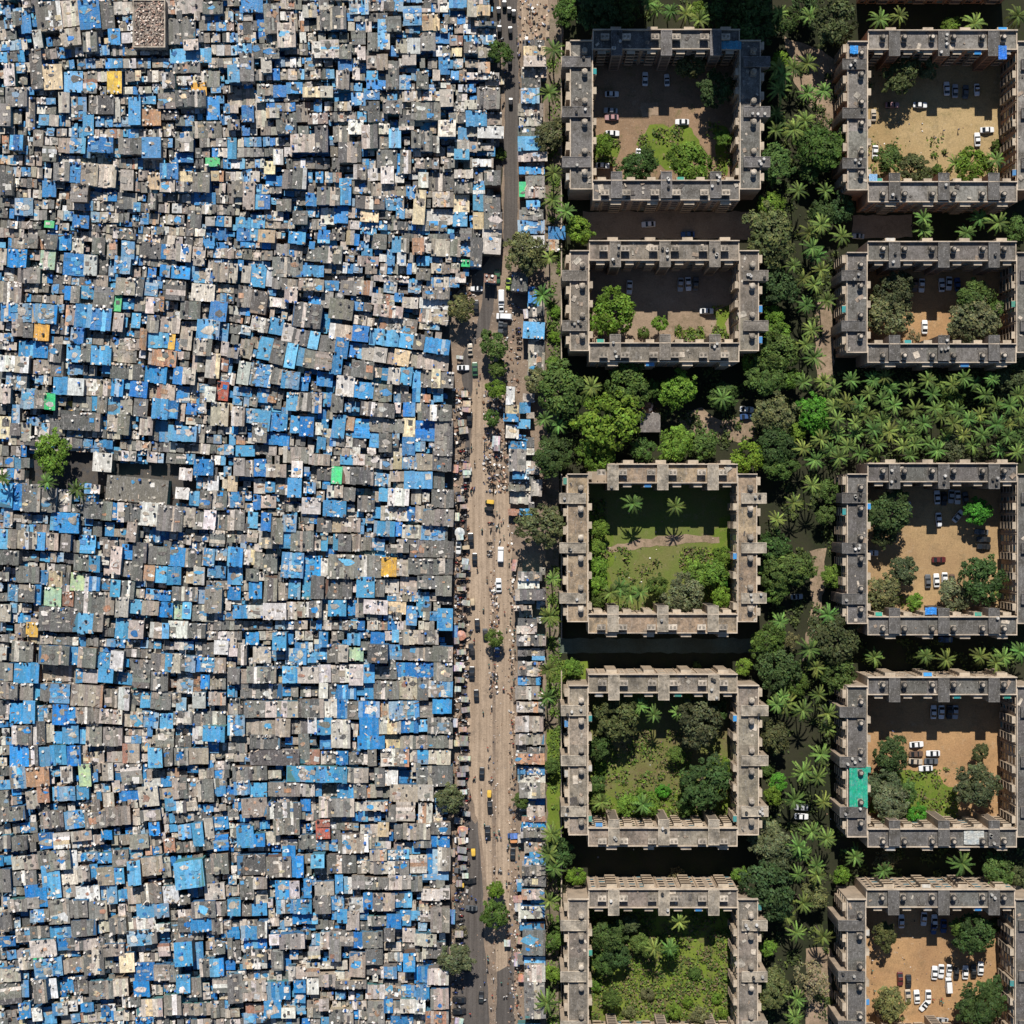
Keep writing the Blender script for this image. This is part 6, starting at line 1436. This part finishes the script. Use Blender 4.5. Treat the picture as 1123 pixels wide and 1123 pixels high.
# filler stalls in the crowded left verge
y = 432.0
while y < 985:
    px = 503 + st.uniform(-3, 9)
    if not (560 < y < 600 or 690 < y < 715) and st.random() < .55:
        stall(px, y, st.uniform(1.6, 2.8), st.uniform(1.2, 2.0), st.choice((0, 2, 4, 4, 4, 6, 5)), st.uniform(1.9, 2.5))
    y += st.uniform(6, 11)
for px, py, c, nm in ((505.6, 697, (.72, .32, .2), 'peach'), (504, 584, (.75, .74, .7), 'white'), (507, 911, (.72, .4, .22), 'orange')):
    x, y = P(px, py, 2.3); root = empty('parasol', (x, y, .05))
    mb = MB(); n = 12
    for i in range(n):
        a, b = 2 * math.pi * i / n, 2 * math.pi * (i + 1) / n
        k = 1 if i % 2 else .82
        mb.face([(1.5 * math.cos(a), 1.5 * math.sin(a), 2.0), (1.5 * math.cos(b), 1.5 * math.sin(b), 2.0), (0, 0, 2.55)], 0, tuple(q * k for q in c))
    mb.build('canopy', [M['tarp']], root)
    mb = MB(); mb.cyl(0, 0, 0, 2.5, .03, 6, 0, (.3, .3, .3)); mb.build('pole', [M['plain']], root)
    reg(root, 'parasol', f'round {nm} parasol on the left roadside', px, py, '', 'round parasols')

lr = random.Random(41)
mb = MB()
def litter(x0, y0, x1, y1, n, smax=.35):
    for i in range(n):
        px, py = lr.uniform(x0, x1), lr.uniform(y0, y1); x, y = P(px, py); s = lr.uniform(.08, smax)
        mb.box(x, y, .12, .12 + lr.uniform(.06, .7) * min(1, s * 2.2), s, s * lr.uniform(.35, 1), lr.uniform(0, 3), 0, lr.choice([lin(230, 224, 216), lin(200, 180, 160), lin(170, 140, 120), lin(60, 56, 54), lin(40, 44, 52), lin(150, 120, 96), lin(110, 116, 130), lin(120, 84, 60), lin(60, 50, 46)]))
litter(497, 425, 514, 990, 900, .5); litter(557, 560, 566, 1123, 330, .38); litter(530, 430, 558, 540, 420, .42); litter(570, 0, 602, 45, 110, .5)
litter(537, 640, 546, 690, 90, .4); litter(537, 735, 546, 765, 70, .4); litter(537, 560, 546, 1123, 170, .25); litter(548, 330, 570, 430, 120); litter(494, 990, 510, 1123, 120); litter(500, 310, 522, 345, 120, .4); litter(564, 960, 572, 1123, 160, .4)
litter(690, 440, 720, 456, 60, .5); litter(514, 430, 562, 1100, 120, .14); litter(650, 150, 800, 200, 60, .25); litter(645, 560, 806, 660, 70, .2); litter(950, 130, 1100, 200, 60, .2); litter(640, 800, 800, 900, 60, .25); litter(945, 1000, 1100, 1123, 110, .2); litter(0, 480, 30, 500, 40)
litter(650, 860, 1100, 940, 60, .25); litter(112, 515, 215, 552, 50, .3)
o = mb.build('street_litter', [M['litter']])
stuff(o); reg(o, 'litter', 'crates, sacks and rubbish strewn along the road verges', 506, 700, fixed=True)
# ------------------------------------------------------------------ labels
LAND = [(124, 90, 'the upper left golden roof'), (45, 363, 'the left edge golden roof'), (427, 622, 'the right-hand golden roof'), (34, 691, 'the small lower left golden roof'),
        (57, 495, 'the lone round tree'), (150, 540, 'the big grey hall'), (162, 25, 'the rubble-roofed building'), (207, 961, 'the big sky-blue block'), (487, 680, 'the sky-blue roadside roof')]
def near(px, py):
    best = None
    for x, y, n in LAND:
        dx, dy = px - x, py - y; q = math.hypot(dx, dy)
        if 5 < q < 42 and (best is None or q < best[0]):
            dr_ = ('right of' if dx > 0 else 'left of') if abs(dx) > abs(dy) else ('below' if dy > 0 else 'above')
            best = (q, f'{dr_} {n}')
    return best[1] if best else ''
import re
used = {}
FIN = []
for o, look, place, px, py, fixed in REG:
    if fixed: FIN.append([o, look, px, py, True]); used[look] = 1; continue
    if not place and o.get('category') == 'shack': place = near(px, py)
    FIN.append([o, look, px, py, False, place])
def cl(v): return min(100.0, max(0.0, v / 11.23))
for rec in FIN:
    o, look, px, py, fx = rec[:5]
    if fx: o['label'] = look; continue
    place = rec[5]
    for d_ in (0, 1, 2):
        pos = f'{cl(px):.{d_}f}% across and {cl(py):.{d_}f}% down'
        lab = f'{look} {place}, {pos}' if place else f'{look}, {pos}'
        if len(re.findall('[A-Za-z0-9]+', lab)) > 16: lab = f'{look}, {pos}'
        if lab not in used: break
    used[lab] = 1
    o['label'] = lab
print('objects', len(bpy.data.objects), 'things', len(REG))
